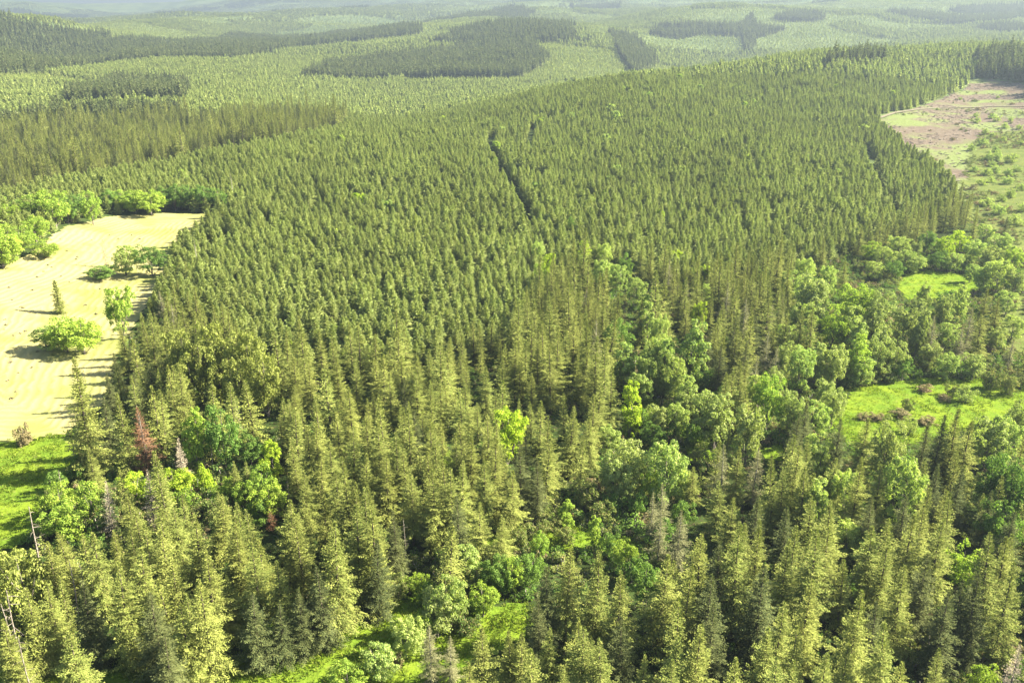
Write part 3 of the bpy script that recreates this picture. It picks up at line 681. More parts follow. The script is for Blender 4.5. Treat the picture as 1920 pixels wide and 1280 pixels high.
 ('fir', 'n', '', 8.5, 190.6, 21.6, 0.0, 'medium olive fir, fourth nearest in front of the lime tree amid the firs', 'single firs of the near forest'),
 ('fir', 'd', '', 3.4, 189.5, 18.0, 0.0, 'medium dark green fir, second nearest in front of the lime tree amid the firs', 'single firs of the near forest'),
 ('fir', 'n', '', 20.0, 203.7, 16.2, 0.0, 'medium olive fir, nearest left of the brushy stream gap', 'single firs of the near forest'),
 ('fir', 'n', '', 68.6, 245.0, 15.5, 0.0, 'medium olive fir, nearest left of the dark streamside timber', 'single firs of the near forest'),
 ('fir', 'g', '', 71.9, 241.5, 17.2, 0.0, 'medium grey-green fir, nearest in front of the dark streamside timber', 'single firs of the near forest'),
 ('fir', 'g', '', 51.2, 189.7, 16.2, 0.0, 'medium grey-green fir, nearest right of the brushy stream gap', 'single firs of the near forest'),
 ('fir', 'n', '', 53.9, 187.5, 16.2, 0.0, 'medium olive fir, second nearest right of the brushy stream gap', 'single firs of the near forest'),
 ('fir', 'n', '', 43.2, 185.3, 12.3, 0.0, 'short olive fir, nearest in front of the brushy stream gap', 'single firs of the near forest'),
 ('fir', 'g', '', 34.0, 175.3, 13.1, 0.0, 'short grey-green fir, third nearest right of the small sunlit glade', 'single firs of the near forest'),
 ('fir', 'g', '', 58.9, 189.3, 15.3, 0.0, 'medium grey-green fir, third nearest right of the brushy stream gap', 'single firs of the near forest'),
 ('fir', 'n', '', 58.7, 364.0, 17.6, 0.0, 'medium olive fir, second nearest right of the upper leafy strip', 'single firs of the near forest'),
 ('fir', 'n', '', 54.0, 361.5, 16.0, 0.0, 'medium olive fir, nearest behind the upper leafy strip', 'single firs of the near forest'),
 ('fir', 'g', '', 64.2, 345.8, 16.0, 0.0, 'medium grey-green fir, nearest right of the upper leafy strip', 'single firs of the near forest'),
 ('fir', 'n', '', 45.0, 292.7, 17.6, 0.0, 'medium olive fir, fourth nearest in front of the upper leafy strip', 'single firs of the near forest'),
 ('fir', 'n', '', 23.8, 256.7, 26.0, 0.0, 'tall olive fir, third nearest left of the narrow green nook', 'single firs of the near forest'),
 ('fir', 'g', '', 26.3, 256.3, 24.0, 0.0, 'tall grey-green fir, nearest behind the narrow green nook', 'single firs of the near forest'),
 ('fir', 'n', '', 63.2, 318.0, 16.0, 0.0, 'medium olive fir, third nearest right of the upper leafy strip', 'single firs of the near forest'),
 ('fir', 'g', '', 65.6, 318.0, 16.0, 0.0, 'medium grey-green fir, fourth nearest right of the upper leafy strip', 'single firs of the near forest'),
 ('fir', 'g', '', 79.8, 312.1, 17.6, 0.0, 'medium grey-green fir, second nearest left of the broadest pale tree', 'single firs of the near forest'),
 ('fir', 'n', '', 70.1, 280.8, 16.0, 0.0, 'medium olive fir, seventh nearest behind the dark streamside timber', 'single firs of the near forest'),
 ('fir', 'g', '', 82.5, 297.5, 17.6, 0.0, 'medium grey-green fir, third nearest left of the broadest pale tree', 'single firs of the near forest'),
 ('fir', 'n', '', 21.2, 320.9, 18.0, 0.0, 'medium olive fir, nearest in front of the upper leafy strip', 'single firs of the near forest'),
 ('fir', 'n', '', 13.7, 324.7, 17.0, 0.0, 'medium olive fir, nearest left of the upper leafy strip', 'single firs of the near forest'),
 ('fir', 'n', '', 37.9, 299.4, 18.0, 0.0, 'medium olive fir, second nearest in front of the upper leafy strip', 'single firs of the near forest'),
 ('fir', 'n', '', 32.0, 293.3, 18.0, 0.0, 'medium olive fir, third nearest in front of the upper leafy strip', 'single firs of the near forest'),
 ('fir', 'n', '', 13.5, 246.9, 24.0, 0.0, 'tall olive fir, fourth nearest left of the narrow green nook', 'single firs of the near forest'),
 ('fir', 'n', '', 2.0, 257.6, 20.0, 0.0, 'medium olive fir, eighth nearest left of the narrow green nook', 'single firs of the near forest'),
 ('fir', 'd', '', 64.1, 269.5, 16.0, 0.0, 'medium dark green fir, fourth nearest behind the dark streamside timber', 'single firs of the near forest'),
 ('fir', 'd', '', 73.9, 274.9, 17.6, 0.0, 'medium dark green fir, fifth nearest behind the dark streamside timber', 'single firs of the near forest'),
 ('fir', 'd', '', 82.2, 279.8, 17.6, 0.0, 'medium dark green fir, sixth nearest behind the dark streamside timber', 'single firs of the near forest'),
 ('fir', 'g', '', 91.8, 294.6, 16.0, 0.0, 'medium grey-green fir, nearest in front of the broadest pale tree', 'single firs of the near forest'),
 ('fir', 'd', '', 63.8, 252.5, 17.2, 0.0, 'medium dark green fir, second nearest left of the dark streamside timber', 'single firs of the near forest'),
 ('fir', 'd', '', 71.8, 252.4, 18.9, 0.0, 'medium dark green fir, nearest behind the dark streamside timber', 'single firs of the near forest'),
 ('fir', 'g', '', 83.1, 269.1, 16.0, 0.0, 'medium grey-green fir, third nearest behind the dark streamside timber', 'single firs of the near forest'),
 ('fir', 'g', '', 98.6, 304.7, 14.4, 0.0, 'short grey-green fir, nearest left of the broadest pale tree', 'single firs of the near forest'),
 ('fir', 'g', '', 82.2, 256.3, 15.5, 0.0, 'medium grey-green fir, second nearest behind the dark streamside timber', 'single firs of the near forest'),
 ('fir', 'n', '', 140.7, 387.3, 14.0, 0.0, 'short olive fir, nearest left of the small far meadow', 'single firs of the near forest'),
 ('fir', 'n', '', 163.6, 405.6, 16.0, 0.0, 'medium olive fir, nearest behind the small far meadow', 'single firs of the near forest'),
 ('fir', 'd', '', 242.9, 425.3, 14.4, 0.0, 'dark blue-green pointed fir beside the small far meadow', 'single firs of the near forest'),
 ('fir', 'n', '', 208.5, 428.8, 14.4, 0.0, 'short olive fir, second nearest behind the small far meadow', 'single firs of the near forest'),
 ('fir', 'n', '', 226.3, 423.7, 16.0, 0.0, 'medium olive fir, third nearest behind the small far meadow', 'single firs of the near forest'),
 ('fir', 'g', '', 143.2, 281.1, 17.0, 0.0, 'medium grey-green fir, nearest behind the big right-hand meadow', 'single firs of the near forest'),
 ('fir', 'g', '', 151.4, 277.6, 15.0, 0.0, 'medium grey-green fir, second nearest behind the big right-hand meadow', 'single firs of the near forest'),
 ('fir', 'g', '', 159.2, 289.8, 17.0, 0.0, 'medium grey-green fir, nearest right of the broadest pale tree', 'single firs of the near forest'),
 ('fir', 'n', '', 171.9, 304.9, 19.2, 0.0, 'medium olive fir, second nearest right of the broadest pale tree', 'single firs of the near forest'),
 ('fir', 'n', '', 158.9, 281.0, 17.6, 0.0, 'medium olive fir, third nearest behind the big right-hand meadow', 'single firs of the near forest'),
 ('fir', 'n', '', 178.3, 306.9, 14.4, 0.0, 'short olive fir, nearest in front of the small far meadow', 'single firs of the near forest'),
 ('fir', 'g', '', 167.3, 275.8, 11.0, 0.0, 'short grey-green fir, nearest right of the big right-hand meadow', 'single firs of the near forest'),
 ('fir', 'n', '', 138.5, 354.7, 14.0, 0.0, 'short olive fir, nearest behind the broadest pale tree', 'single firs of the near forest'),
 ('fir', 'd', '', 77.8, 211.4, 17.2, 0.0, 'medium dark green fir, sixth nearest behind the bare forked snag', 'single firs of the near forest'),
 ('fir', 'd', '', 73.3, 205.4, 16.2, 0.0, 'medium dark green fir, fifth nearest behind the bare forked snag', 'single firs of the near forest'),
 ('fir', 'd', '', 82.9, 201.1, 17.1, 0.0, 'medium dark green fir, fourth nearest behind the bare forked snag', 'single firs of the near forest'),
 ('fir', 'n', '', 87.3, 196.0, 19.8, 0.0, 'medium olive fir, nearest behind the bare forked snag', 'single firs of the near forest'),
 ('fir', 'd', '', 103.8, 199.1, 18.0, 0.0, 'medium dark green fir, third nearest behind the bare forked snag', 'single firs of the near forest'),
 ('fir', 'n', '', 108.3, 193.8, 23.4, 0.0, 'tall olive fir, sixth nearest right of the bare forked snag', 'single firs of the near forest'),
 ('fir', 'd', '', 104.3, 193.7, 21.6, 0.0, 'medium dark green fir, second nearest behind the bare forked snag', 'single firs of the near forest'),
 ('fir', 'n', '', 109.9, 190.8, 21.6, 0.0, 'medium olive fir, fifth nearest right of the bare forked snag', 'single firs of the near forest'),
 ('fir', 'n', '', 66.0, 181.8, 19.8, 0.0, 'medium olive fir, fourth nearest left of the bare forked snag', 'single firs of the near forest'),
 ('fir', 'n', '', 61.1, 173.1, 18.0, 0.0, 'medium olive fir, sixth nearest left of the bare forked snag', 'single firs of the near forest'),
 ('fir', 'n', '', 65.2, 173.6, 18.0, 0.0, 'medium olive fir, fifth nearest left of the bare forked snag', 'single firs of the near forest'),
 ('fir', 'n', '', 74.7, 181.7, 16.4, 0.0, 'medium olive fir, third nearest left of the bare forked snag', 'single firs of the near forest'),
 ('fir', 'n', '', 77.2, 173.0, 21.6, 0.0, 'medium olive fir, second nearest left of the bare forked snag', 'single firs of the near forest'),
 ('fir', 'n', '', 83.6, 176.0, 18.0, 0.0, 'medium olive fir, nearest left of the bare forked snag', 'single firs of the near forest'),
 ('fir', 'n', '', 58.0, 172.1, 14.8, 0.0, 'short olive fir, third nearest in front of the brushy stream gap', 'single firs of the near forest'),
 ('fir', 'd', '', 96.0, 177.2, 9.8, 0.0, 'short dark green fir, nearest right of the bare forked snag', 'single firs of the near forest'),
 ('fir', 'n', '', -86.4, 139.5, 18.0, 0.0, 'medium olive fir, nearest in front of the tall bleached pole at the edge', 'single firs of the near forest'),
 ('fir', 'n', '', -86.4, 146.1, 16.4, 0.0, 'medium olive fir, nearest right of the tall bleached pole at the edge', 'single firs of the near forest'),
 ('fir', 'n', '', -77.1, 139.7, 19.7, 0.0, 'medium olive fir, third nearest behind the bottom left corner', 'single firs of the near forest'),
 ('fir', 'y', '', -78.9, 150.9, 13.1, 0.0, 'short fresh green fir, second nearest right of the tall bleached pole at the edge', 'single firs of the near forest'),
 ('fir', 'n', '', -74.4, 147.6, 16.4, 0.0, 'medium olive fir, fourth nearest right of the tall bleached pole at the edge', 'single firs of the near forest'),
 ('fir', 'n', '', -65.9, 143.4, 18.0, 0.0, 'medium olive fir, fourth nearest behind the bottom left corner', 'single firs of the near forest'),
 ('fir', 'n', '', -66.9, 134.3, 19.7, 0.0, 'medium olive fir, fourth nearest right of the bottom left corner', 'single firs of the near forest'),
 ('fir', 'y', '', -67.6, 127.5, 21.3, 0.0, 'medium fresh green fir, third nearest right of the bottom left corner', 'single firs of the near forest'),
 ('fir', 'n', '', -60.4, 132.8, 19.7, 0.0, 'medium olive fir, sixth nearest right of the bottom left corner', 'single firs of the near forest'),
 ('fir', 'n', '', -54.7, 133.2, 19.7, 0.0, 'medium olive fir, ninth nearest left of the lowest grass clearing', 'single firs of the near forest'),
 ('fir', 'n', '', -52.0, 124.0, 22.1, 0.0, 'medium olive fir, eighth nearest left of the lowest grass clearing', 'single firs of the near forest'),
 ('fir', 'y', '', -52.3, 136.3, 13.1, 0.0, 'short fresh green fir, seventh nearest left of the lowest grass clearing', 'single firs of the near forest'),
 ('fir', 'y', '', -82.4, 125.6, 18.0, 0.0, 'medium fresh green fir, nearest behind the bottom left corner', 'single firs of the near forest'),
 ('fir', 'y', '', -81.6, 129.3, 16.4, 0.0, 'medium fresh green fir, second nearest behind the bottom left corner', 'single firs of the near forest'),
 ('fir', 'y', '', -83.5, 119.5, 16.4, 0.0, 'medium fresh green fir, nearest in front of the bottom left corner', 'single firs of the near forest'),
 ('fir', 'n', '', -61.2, 146.4, 19.7, 0.0, 'medium olive fir, fourteenth nearest left of the lowest grass clearing', 'single firs of the near forest'),
 ('fir', 'n', '', -70.5, 153.6, 16.4, 0.0, 'medium olive fir, fifth nearest right of the tall bleached pole at the edge', 'single firs of the near forest'),
 ('fir', 'n', '', -75.6, 154.5, 16.4, 0.0, 'medium olive fir, third nearest right of the tall bleached pole at the edge', 'single firs of the near forest'),
 ('fir', 'n', '', -54.9, 147.5, 19.7, 0.0, 'medium olive fir, twelfth nearest left of the lowest grass clearing', 'single firs of the near forest'),
 ('fir', 'n', '', -52.1, 151.4, 18.0, 0.0, 'medium olive fir, tenth nearest behind the lowest grass clearing', 'single firs of the near forest'),
 ('fir', 'n', '', -47.3, 136.8, 19.7, 0.0, 'medium olive fir, fifth nearest left of the lowest grass clearing', 'single firs of the near forest'),
 ('fir', 'n', '', -80.4, 162.7, 14.8, 0.0, 'short olive fir, nearest in front of the bright shrub belt', 'single firs of the near forest'),
 ('fir', 'n', '', -68.8, 160.1, 16.4, 0.0, 'medium olive fir, second nearest in front of the bright shrub belt', 'single firs of the near forest'),
 ('fir', 'n', '', -68.1, 154.7, 16.4, 0.0, 'medium olive fir, sixth nearest right of the tall bleached pole at the edge', 'single firs of the near forest'),
 ('fir', 'n', '', -61.3, 160.1, 16.4, 0.0, 'medium olive fir, fourth nearest right of the bright shrub belt', 'single firs of the near forest'),
 ('fir', 'n', '', -54.4, 154.0, 18.0, 0.0, 'medium olive fir, fourteenth nearest behind the lowest grass clearing', 'single firs of the near forest'),
 ('fir', 'n', '', -44.0, 152.8, 18.9, 0.0, 'medium olive fir, eighth nearest behind the lowest grass clearing', 'single firs of the near forest'),
 ('fir', 'n', '', -52.9, 145.8, 18.0, 0.0, 'medium olive fir, eleventh nearest left of the lowest grass clearing', 'single firs of the near forest'),
 ('fir', 'n', '', -42.7, 135.4, 17.2, 0.0, 'medium olive fir, third nearest left of the lowest grass clearing', 'single firs of the near forest'),
 ('fir', 'n', '', -32.9, 139.1, 23.0, 0.0, 'tall olive fir, third nearest behind the lowest grass clearing', 'single firs of the near forest'),
 ('fir', 'n', '', -40.2, 144.0, 21.3, 0.0, 'medium olive fir, fourth nearest behind the lowest grass clearing', 'single firs of the near forest'),
 ('fir', 'n', '', -32.6, 137.1, 24.6, 0.0, 'tall olive fir, second nearest behind the lowest grass clearing', 'single firs of the near forest'),
 ('fir', 'n', '', -30.1, 145.8, 23.0, 0.0, 'tall olive fir, sixth nearest behind the lowest grass clearing', 'single firs of the near forest'),
 ('fir', 'n', '', -26.5, 145.0, 23.0, 0.0, 'tall olive fir, seventh nearest behind the lowest grass clearing', 'single firs of the near forest'),
 ('fir', 'n', '', -46.8, 140.3, 18.0, 0.0, 'medium olive fir, sixth nearest left of the lowest grass clearing', 'single firs of the near forest'),
 ('fir', 'n', '', -33.9, 160.1, 21.3, 0.0, 'medium olive fir, thirteenth nearest behind the lowest grass clearing', 'single firs of the near forest'),
 ('fir', 'n', '', -30.0, 156.1, 21.3, 0.0, 'medium olive fir, ninth nearest behind the lowest grass clearing', 'single firs of the near forest'),
 ('fir', 'd', '', 2.1, 180.2, 19.8, 0.0, 'medium dark green fir, second nearest left of the small sunlit glade', 'single firs of the near forest'),
 ('fir', 'n', '', -2.2, 159.9, 13.1, 0.0, 'short olive fir, second nearest behind the bushy grass clearing', 'single firs of the near forest'),
 ('fir', 'n', '', -5.0, 118.4, 16.4, 0.0, 'medium olive fir, eighth nearest left of the bottom edge centre', 'single firs of the near forest'),
 ('fir', 'n', '', -0.1, 119.4, 15.6, 0.0, 'medium olive fir, seventh nearest left of the bottom edge centre', 'single firs of the near forest'),
 ('fir', 'g', '', -14.1, 124.1, 12.3, 0.0, 'short grey-green fir, second nearest in front of the bushy grass clearing', 'single firs of the near forest'),
 ('fir', 'g', '', -10.9, 124.7, 9.8, 0.0, 'short grey-green fir, nearest in front of the bushy grass clearing', 'single firs of the near forest'),
 ('fir', 'n', '', -6.9, 115.3, 12.3, 0.0, 'short olive fir, ninth nearest left of the bottom edge centre', 'single firs of the near forest'),
 ('fir', 'y', '', 5.9, 121.1, 14.8, 0.0, 'short fresh green fir, fourth nearest left of the bottom edge centre', 'single firs of the near forest'),
 ('fir', 'n', '', 10.0, 136.3, 20.5, 0.0, 'medium olive fir, second nearest right of the bushy grass clearing', 'single firs of the near forest'),
 ('fir', 'd', '', 6.4, 135.0, 18.0, 0.0, 'medium dark green fir, nearest right of the bushy grass clearing', 'single firs of the near forest'),
 ('fir', 'n', '', 15.6, 135.4, 20.5, 0.0, 'medium olive fir, third nearest behind the bottom edge centre', 'single firs of the near forest'),
 ('fir', 'n', '', 18.8, 130.5, 19.7, 0.0, 'medium olive fir, second nearest behind the bottom edge centre', 'single firs of the near forest'),
 ('fir', 'n', '', 26.8, 133.9, 21.3, 0.0, 'medium olive fir, fourth nearest behind the bottom edge centre', 'single firs of the near forest'),
 ('fir', 'n', '', 30.5, 130.7, 21.3, 0.0, 'medium olive fir, fourth nearest right of the bottom edge centre', 'single firs of the near forest'),
 ('fir', 'g', '', 31.3, 171.0, 13.1, 0.0, 'short grey-green fir, nearest right of the small sunlit glade', 'single firs of the near forest'),
 ('fir', 'n', '', 10.8, 121.3, 16.4, 0.0, 'medium olive fir, second nearest left of the bottom edge centre', 'single firs of the near forest'),
 ('fir', 'n', '', 14.6, 116.0, 17.2, 0.0, 'medium olive fir, nearest in front of the bottom edge centre', 'single firs of the near forest'),
 ('fir', 'y', '', 20.7, 114.8, 14.8, 0.0, 'short fresh green fir, second nearest in front of the bottom edge centre', 'single firs of the near forest'),
 ('fir', 'n', '', 25.6, 115.4, 18.0, 0.0, 'medium olive fir, nearest right of the bottom edge centre', 'single firs of the near forest'),
 ('fir', 'n', '', 36.1, 143.8, 19.7, 0.0, 'medium olive fir, fifth nearest behind the bottom edge centre', 'single firs of the near forest'),
 ('fir', 'n', '', 42.1, 139.3, 24.6, 0.0, 'tall olive fir, thirteenth nearest right of the bottom edge centre', 'single firs of the near forest'),
 ('fir', 'd', '', 39.4, 140.6, 19.7, 0.0, 'medium dark green fir, eleventh nearest right of the bottom edge centre', 'single firs of the near forest'),
 ('fir', 'n', '', 47.4, 145.7, 21.3, 0.0, 'medium olive fir, sixteenth nearest right of the bottom edge centre', 'single firs of the near forest'),
 ('fir', 'n', '', 1.9, 119.1, 15.6, 0.0, 'medium olive fir, fifth nearest left of the bottom edge centre', 'single firs of the near forest'),
 ('fir', 'n', '', 11.7, 118.2, 18.0, 0.0, 'medium olive fir, nearest left of the bottom edge centre', 'single firs of the near forest'),
 ('fir', 'n', '', 29.5, 116.3, 19.7, 0.0, 'medium olive fir, third nearest right of the bottom edge centre', 'single firs of the near forest'),
 ('fir', 'y', '', 25.1, 111.9, 16.4, 0.0, 'medium fresh green fir, second nearest right of the bottom edge centre', 'single firs of the near forest'),
 ('fir', 'n', '', 8.2, 113.4, 13.9, 0.0, 'short olive fir, third nearest left of the bottom edge centre', 'single firs of the near forest'),
 ('fir', 'n', '', 35.1, 110.9, 18.0, 0.0, 'medium olive fir, sixth nearest right of the bottom edge centre', 'single firs of the near forest'),
 ('fir', 'g', '', 35.3, 161.3, 14.8, 0.0, 'short grey-green fir, fourth nearest right of the small sunlit glade', 'single firs of the near forest'),
 ('fir', 'g', '', 31.8, 163.8, 13.9, 0.0, 'short grey-green fir, second nearest right of the small sunlit glade', 'single firs of the near forest'),
 ('fir', 'n', '', 51.1, 140.2, 21.3, 0.0, 'medium olive fir, ninth nearest left of the bottom right corner', 'single firs of the near forest'),
 ('fir', 'n', '', 56.9, 141.2, 23.0, 0.0, 'tall olive fir, seventh nearest left of the bottom right corner', 'single firs of the near forest'),
 ('fir', 'n', '', 60.7, 144.4, 21.3, 0.0, 'medium olive fir, sixth nearest left of the bottom right corner', 'single firs of the near forest'),
 ('fir', 'n', '', 51.4, 128.8, 19.7, 0.0, 'medium olive fir, fifteenth nearest right of the bottom edge centre', 'single firs of the near forest'),
 ('fir', 'n', '', 45.9, 125.3, 18.0, 0.0, 'medium olive fir, tenth nearest right of the bottom edge centre', 'single firs of the near forest'),
 ('fir', 'y', '', 57.3, 122.2, 23.0, 0.0, 'tall fresh green fir, fifth nearest left of the bottom right corner', 'single firs of the near forest'),
 ('fir', 'y', '', 60.4, 115.9, 21.3, 0.0, 'medium fresh green fir, fourth nearest left of the bottom right corner', 'single firs of the near forest'),
 ('fir', 'n', '', 70.8, 147.2, 19.7, 0.0, 'medium olive fir, tenth nearest behind the bottom right corner', 'single firs of the near forest'),
 ('fir', 'n', '', 70.9, 142.8, 19.7, 0.0, 'medium olive fir, eighth nearest behind the bottom right corner', 'single firs of the near forest'),
 ('fir', 'n', '', 78.7, 149.8, 21.3, 0.0, 'medium olive fir, ninth nearest behind the bottom right corner', 'single firs of the near forest'),
 ('fir', 'n', '', 83.3, 148.2, 20.5, 0.0, 'medium olive fir, seventh nearest behind the bottom right corner', 'single firs of the near forest'),
 ('fir', 'n', '', 90.5, 140.6, 22.1, 0.0, 'medium olive fir, fourth nearest behind the bottom right corner', 'single firs of the near forest'),
 ('fir', 'd', '', 82.5, 130.8, 19.7, 0.0, 'medium dark green fir, second nearest behind the bottom right corner', 'single firs of the near forest'),
 ('fir', 'd', '', 80.8, 132.5, 18.0, 0.0, 'medium dark green fir, third nearest behind the bottom right corner', 'single firs of the near forest'),
 ('fir', 'n', '', 88.6, 131.8, 21.3, 0.0, 'medium olive fir, nearest behind the bottom right corner', 'single firs of the near forest'),
 ('fir', 'n', '', 94.2, 143.0, 19.7, 0.0, 'medium olive fir, sixth nearest behind the bottom right corner', 'single firs of the near forest'),
 ('fir', 'n', '', 53.8, 114.4, 18.0, 0.0, 'medium olive fir, eighth nearest left of the bottom right corner', 'single firs of the near forest'),
 ('fir', 'n', '', 49.3, 112.4, 18.0, 0.0, 'medium olive fir, fourteenth nearest right of the bottom edge centre', 'single firs of the near forest'),
 ('fir', 'n', '', 41.3, 112.0, 17.2, 0.0, 'medium olive fir, ninth nearest right of the bottom edge centre', 'single firs of the near forest'),
 ('fir', 'd', '', 34.5, 125.0, 18.0, 0.0, 'medium dark green fir, fifth nearest right of the bottom edge centre', 'single firs of the near forest'),
 ('fir', 'd', '', 44.9, 133.8, 19.7, 0.0, 'medium dark green fir, twelfth nearest right of the bottom edge centre', 'single firs of the near forest'),
 ('fir', 'n', '', 42.1, 119.5, 18.0, 0.0, 'medium olive fir, eighth nearest right of the bottom edge centre', 'single firs of the near forest'),
 ('fir', 'n', '', 70.8, 134.1, 19.7, 0.0, 'medium olive fir, second nearest left of the bottom right corner', 'single firs of the near forest'),
 ('fir', 'd', '', 76.1, 137.5, 19.7, 0.0, 'medium dark green fir, fifth nearest behind the bottom right corner', 'single firs of the near forest'),
 ('fir', 'd', '', 76.1, 128.5, 18.0, 0.0, 'medium dark green fir, nearest left of the bottom right corner', 'single firs of the near forest'),
 ('fir', 'd', '', 63.9, 127.7, 16.4, 0.0, 'medium dark green fir, third nearest left of the bottom right corner', 'single firs of the near forest'),
 ('fir', 'd', '', -74.2, 127.5, 18.0, 0.0, 'medium dark green fir, nearest right of the bottom left corner', 'single firs of the near forest'),
 ('fir', 'n', '', -70.1, 115.0, 18.0, 0.0, 'medium olive fir, second nearest right of the bottom left corner', 'single firs of the near forest'),
 ('fir', 'd', '', -61.2, 124.7, 18.0, 0.0, 'medium dark green fir, fifth nearest right of the bottom left corner', 'single firs of the near forest'),
 ('fir', 'n', '', -54.9, 121.9, 18.0, 0.0, 'medium olive fir, tenth nearest left of the lowest grass clearing', 'single firs of the near forest'),
 ('fir', 'd', '', -56.3, 115.8, 16.4, 0.0, 'medium dark green fir, thirteenth nearest left of the lowest grass clearing', 'single firs of the near forest'),
 ('fir', 'd', '', -37.8, 131.1, 14.8, 0.0, 'short dark green fir, nearest left of the lowest grass clearing', 'single firs of the near forest'),
 ('fir', 'd', '', -34.2, 133.0, 18.0, 0.0, 'medium dark green fir, nearest behind the lowest grass clearing', 'single firs of the near forest'),
 ('fir', 'd', '', -26.0, 141.9, 18.0, 0.0, 'medium dark green fir, fifth nearest behind the lowest grass clearing', 'single firs of the near forest'),
 ('fir', 'd', '', -23.6, 154.2, 16.4, 0.0, 'medium dark green fir, nearest left of the bushy grass clearing', 'single firs of the near forest'),
 ('fir', 'd', '', -11.1, 161.3, 16.4, 0.0, 'medium dark green fir, third nearest behind the bushy grass clearing', 'single firs of the near forest'),
 ('fir', 'n', '', -6.6, 159.4, 16.4, 0.0, 'medium olive fir, nearest behind the bushy grass clearing', 'single firs of the near forest'),
 ('fir', 'n', '', 0.0, 173.7, 16.4, 0.0, 'medium olive fir, nearest left of the small sunlit glade', 'single firs of the near forest'),
 ('fir', 'd', '', 6.1, 179.2, 16.4, 0.0, 'medium dark green fir, nearest behind the small sunlit glade', 'single firs of the near forest'),
 ('fir', 'g', '', -130.0, 311.3, 14.0, 0.0, 'short grey-green fir, nearest right of the pale hay field', 'single firs of the near forest'),
 ('fir', 'n', '', -123.9, 277.9, 16.0, 0.0, 'medium olive fir, second nearest right of the pale hay field', 'single firs of the near forest'),
 ('fir', 'g', '', -121.4, 298.1, 13.0, 0.0, 'short grey-green fir, third nearest right of the pale hay field', 'single firs of the near forest'),
 ('fir', 'n', '', -124.1, 264.7, 16.0, 0.0, 'medium olive fir, eleventh nearest left of the yellow-green grove', 'single firs of the near forest'),
 ('fir', 'n', '', -138.1, 359.1, 12.0, 0.0, 'short olive fir, second nearest behind the pale hay field', 'single firs of the near forest'),
 ('fir', 'd', '', -112.1, 256.9, 13.8, 0.0, 'short dark green fir, seventh nearest left of the yellow-green grove', 'single firs of the near forest'),
 ('fir', 'd', '', -113.2, 247.5, 13.8, 0.0, 'short dark green fir, fourth nearest left of the yellow-green grove', 'single firs of the near forest'),
 ('fir', 'd', '', -106.5, 252.3, 12.0, 0.0, 'short dark green fir, third nearest left of the yellow-green grove', 'single firs of the near forest'),
 ('fir', 'y', '', -135.2, 367.3, 12.0, 0.0, 'short fresh green fir, third nearest behind the pale hay field', 'single firs of the near forest'),
 ('fir', 'd', '', -41.1, 128.7, 13.1, 0.0, 'short dark green fir, second nearest left of the lowest grass clearing', 'single firs of the near forest'),
 ('fir', 'd', '', -45.0, 127.2, 16.4, 0.0, 'medium dark green fir, fourth nearest left of the lowest grass clearing', 'single firs of the near forest'),
 ('fir', 'd', '', 18.8, 122.2, 16.4, 0.0, 'medium dark green fir, nearest behind the bottom edge centre', 'single firs of the near forest'),
 ('fir', 'd', '', 4.7, 129.7, 14.8, 0.0, 'short dark green fir, sixth nearest left of the bottom edge centre', 'single firs of the near forest'),
 ('fir', 'd', '', 84.2, 164.6, 16.4, 0.0, 'medium dark green fir, nearest in front of the bare forked snag', 'single firs of the near forest'),
 ('fir', 'd', '', 77.3, 164.6, 16.4, 0.0, 'medium dark green fir, second nearest in front of the bare forked snag', 'single firs of the near forest'),
 ('fir', 'n', '', 66.4, 159.6, 18.0, 0.0, 'medium olive fir, seventh nearest left of the bare forked snag', 'single firs of the near forest'),
 ('fir', 'd', '', 52.3, 164.5, 16.4, 0.0, 'medium dark green fir, fourth nearest in front of the brushy stream gap', 'single firs of the near forest'),
 ('fir', 'n', '', 47.7, 164.5, 16.4, 0.0, 'medium olive fir, fifth nearest right of the small sunlit glade', 'single firs of the near forest'),
 ('fir', 'n', '', 46.7, 174.4, 14.8, 0.0, 'short olive fir, second nearest in front of the brushy stream gap', 'single firs of the near forest'),
 ('fir', 'd', '', 34.6, 130.3, 19.7, 0.0, 'medium dark green fir, seventh nearest right of the bottom edge centre', 'single firs of the near forest'),
 ('fir', 'd', '', 56.9, 157.5, 18.0, 0.0, 'medium dark green fir, eighth nearest left of the bare forked snag', 'single firs of the near forest'),
 ('fir', 'd', '', 105.3, 169.8, 14.8, 0.0, 'short dark green fir, fourth nearest right of the bare forked snag', 'single firs of the near forest'),
 ('fir', 'd', '', 105.3, 160.9, 14.8, 0.0, 'short dark green fir, third nearest in front of the bare forked snag', 'single firs of the near forest'),
 ('fir', 'd', '', 101.2, 176.5, 16.4, 0.0, 'medium dark green fir, third nearest right of the bare forked snag', 'single firs of the near forest'),
 ('fir', 'd', '', 97.6, 179.0, 16.4, 0.0, 'medium dark green fir, second nearest right of the bare forked snag', 'single firs of the near forest'),
 ('fir', 'd', '', -119.2, 246.4, 13.8, 0.0, 'short dark green fir, eighth nearest left of the yellow-green grove', 'single firs of the near forest'),
 ('fir', 'd', '', -119.5, 256.8, 13.8, 0.0, 'short dark green fir, ninth nearest left of the yellow-green grove', 'single firs of the near forest'),
 ('fir', 'n', '', -116.5, 264.9, 16.0, 0.0, 'medium olive fir, tenth nearest left of the yellow-green grove', 'single firs of the near forest'),
 ('fir', 'd', '', -115.7, 232.5, 12.9, 0.0, 'short dark green fir, sixth nearest left of the yellow-green grove', 'single firs of the near forest'),
 ('fir', 'n', '', -119.8, 279.9, 15.0, 0.0, 'medium olive fir, fourth nearest right of the pale hay field', 'single firs of the near forest'),
 ('fir', 'd', '', -105.6, 262.6, 15.0, 0.0, 'medium dark green fir, nearest behind the yellow-green grove', 'single firs of the near forest'),
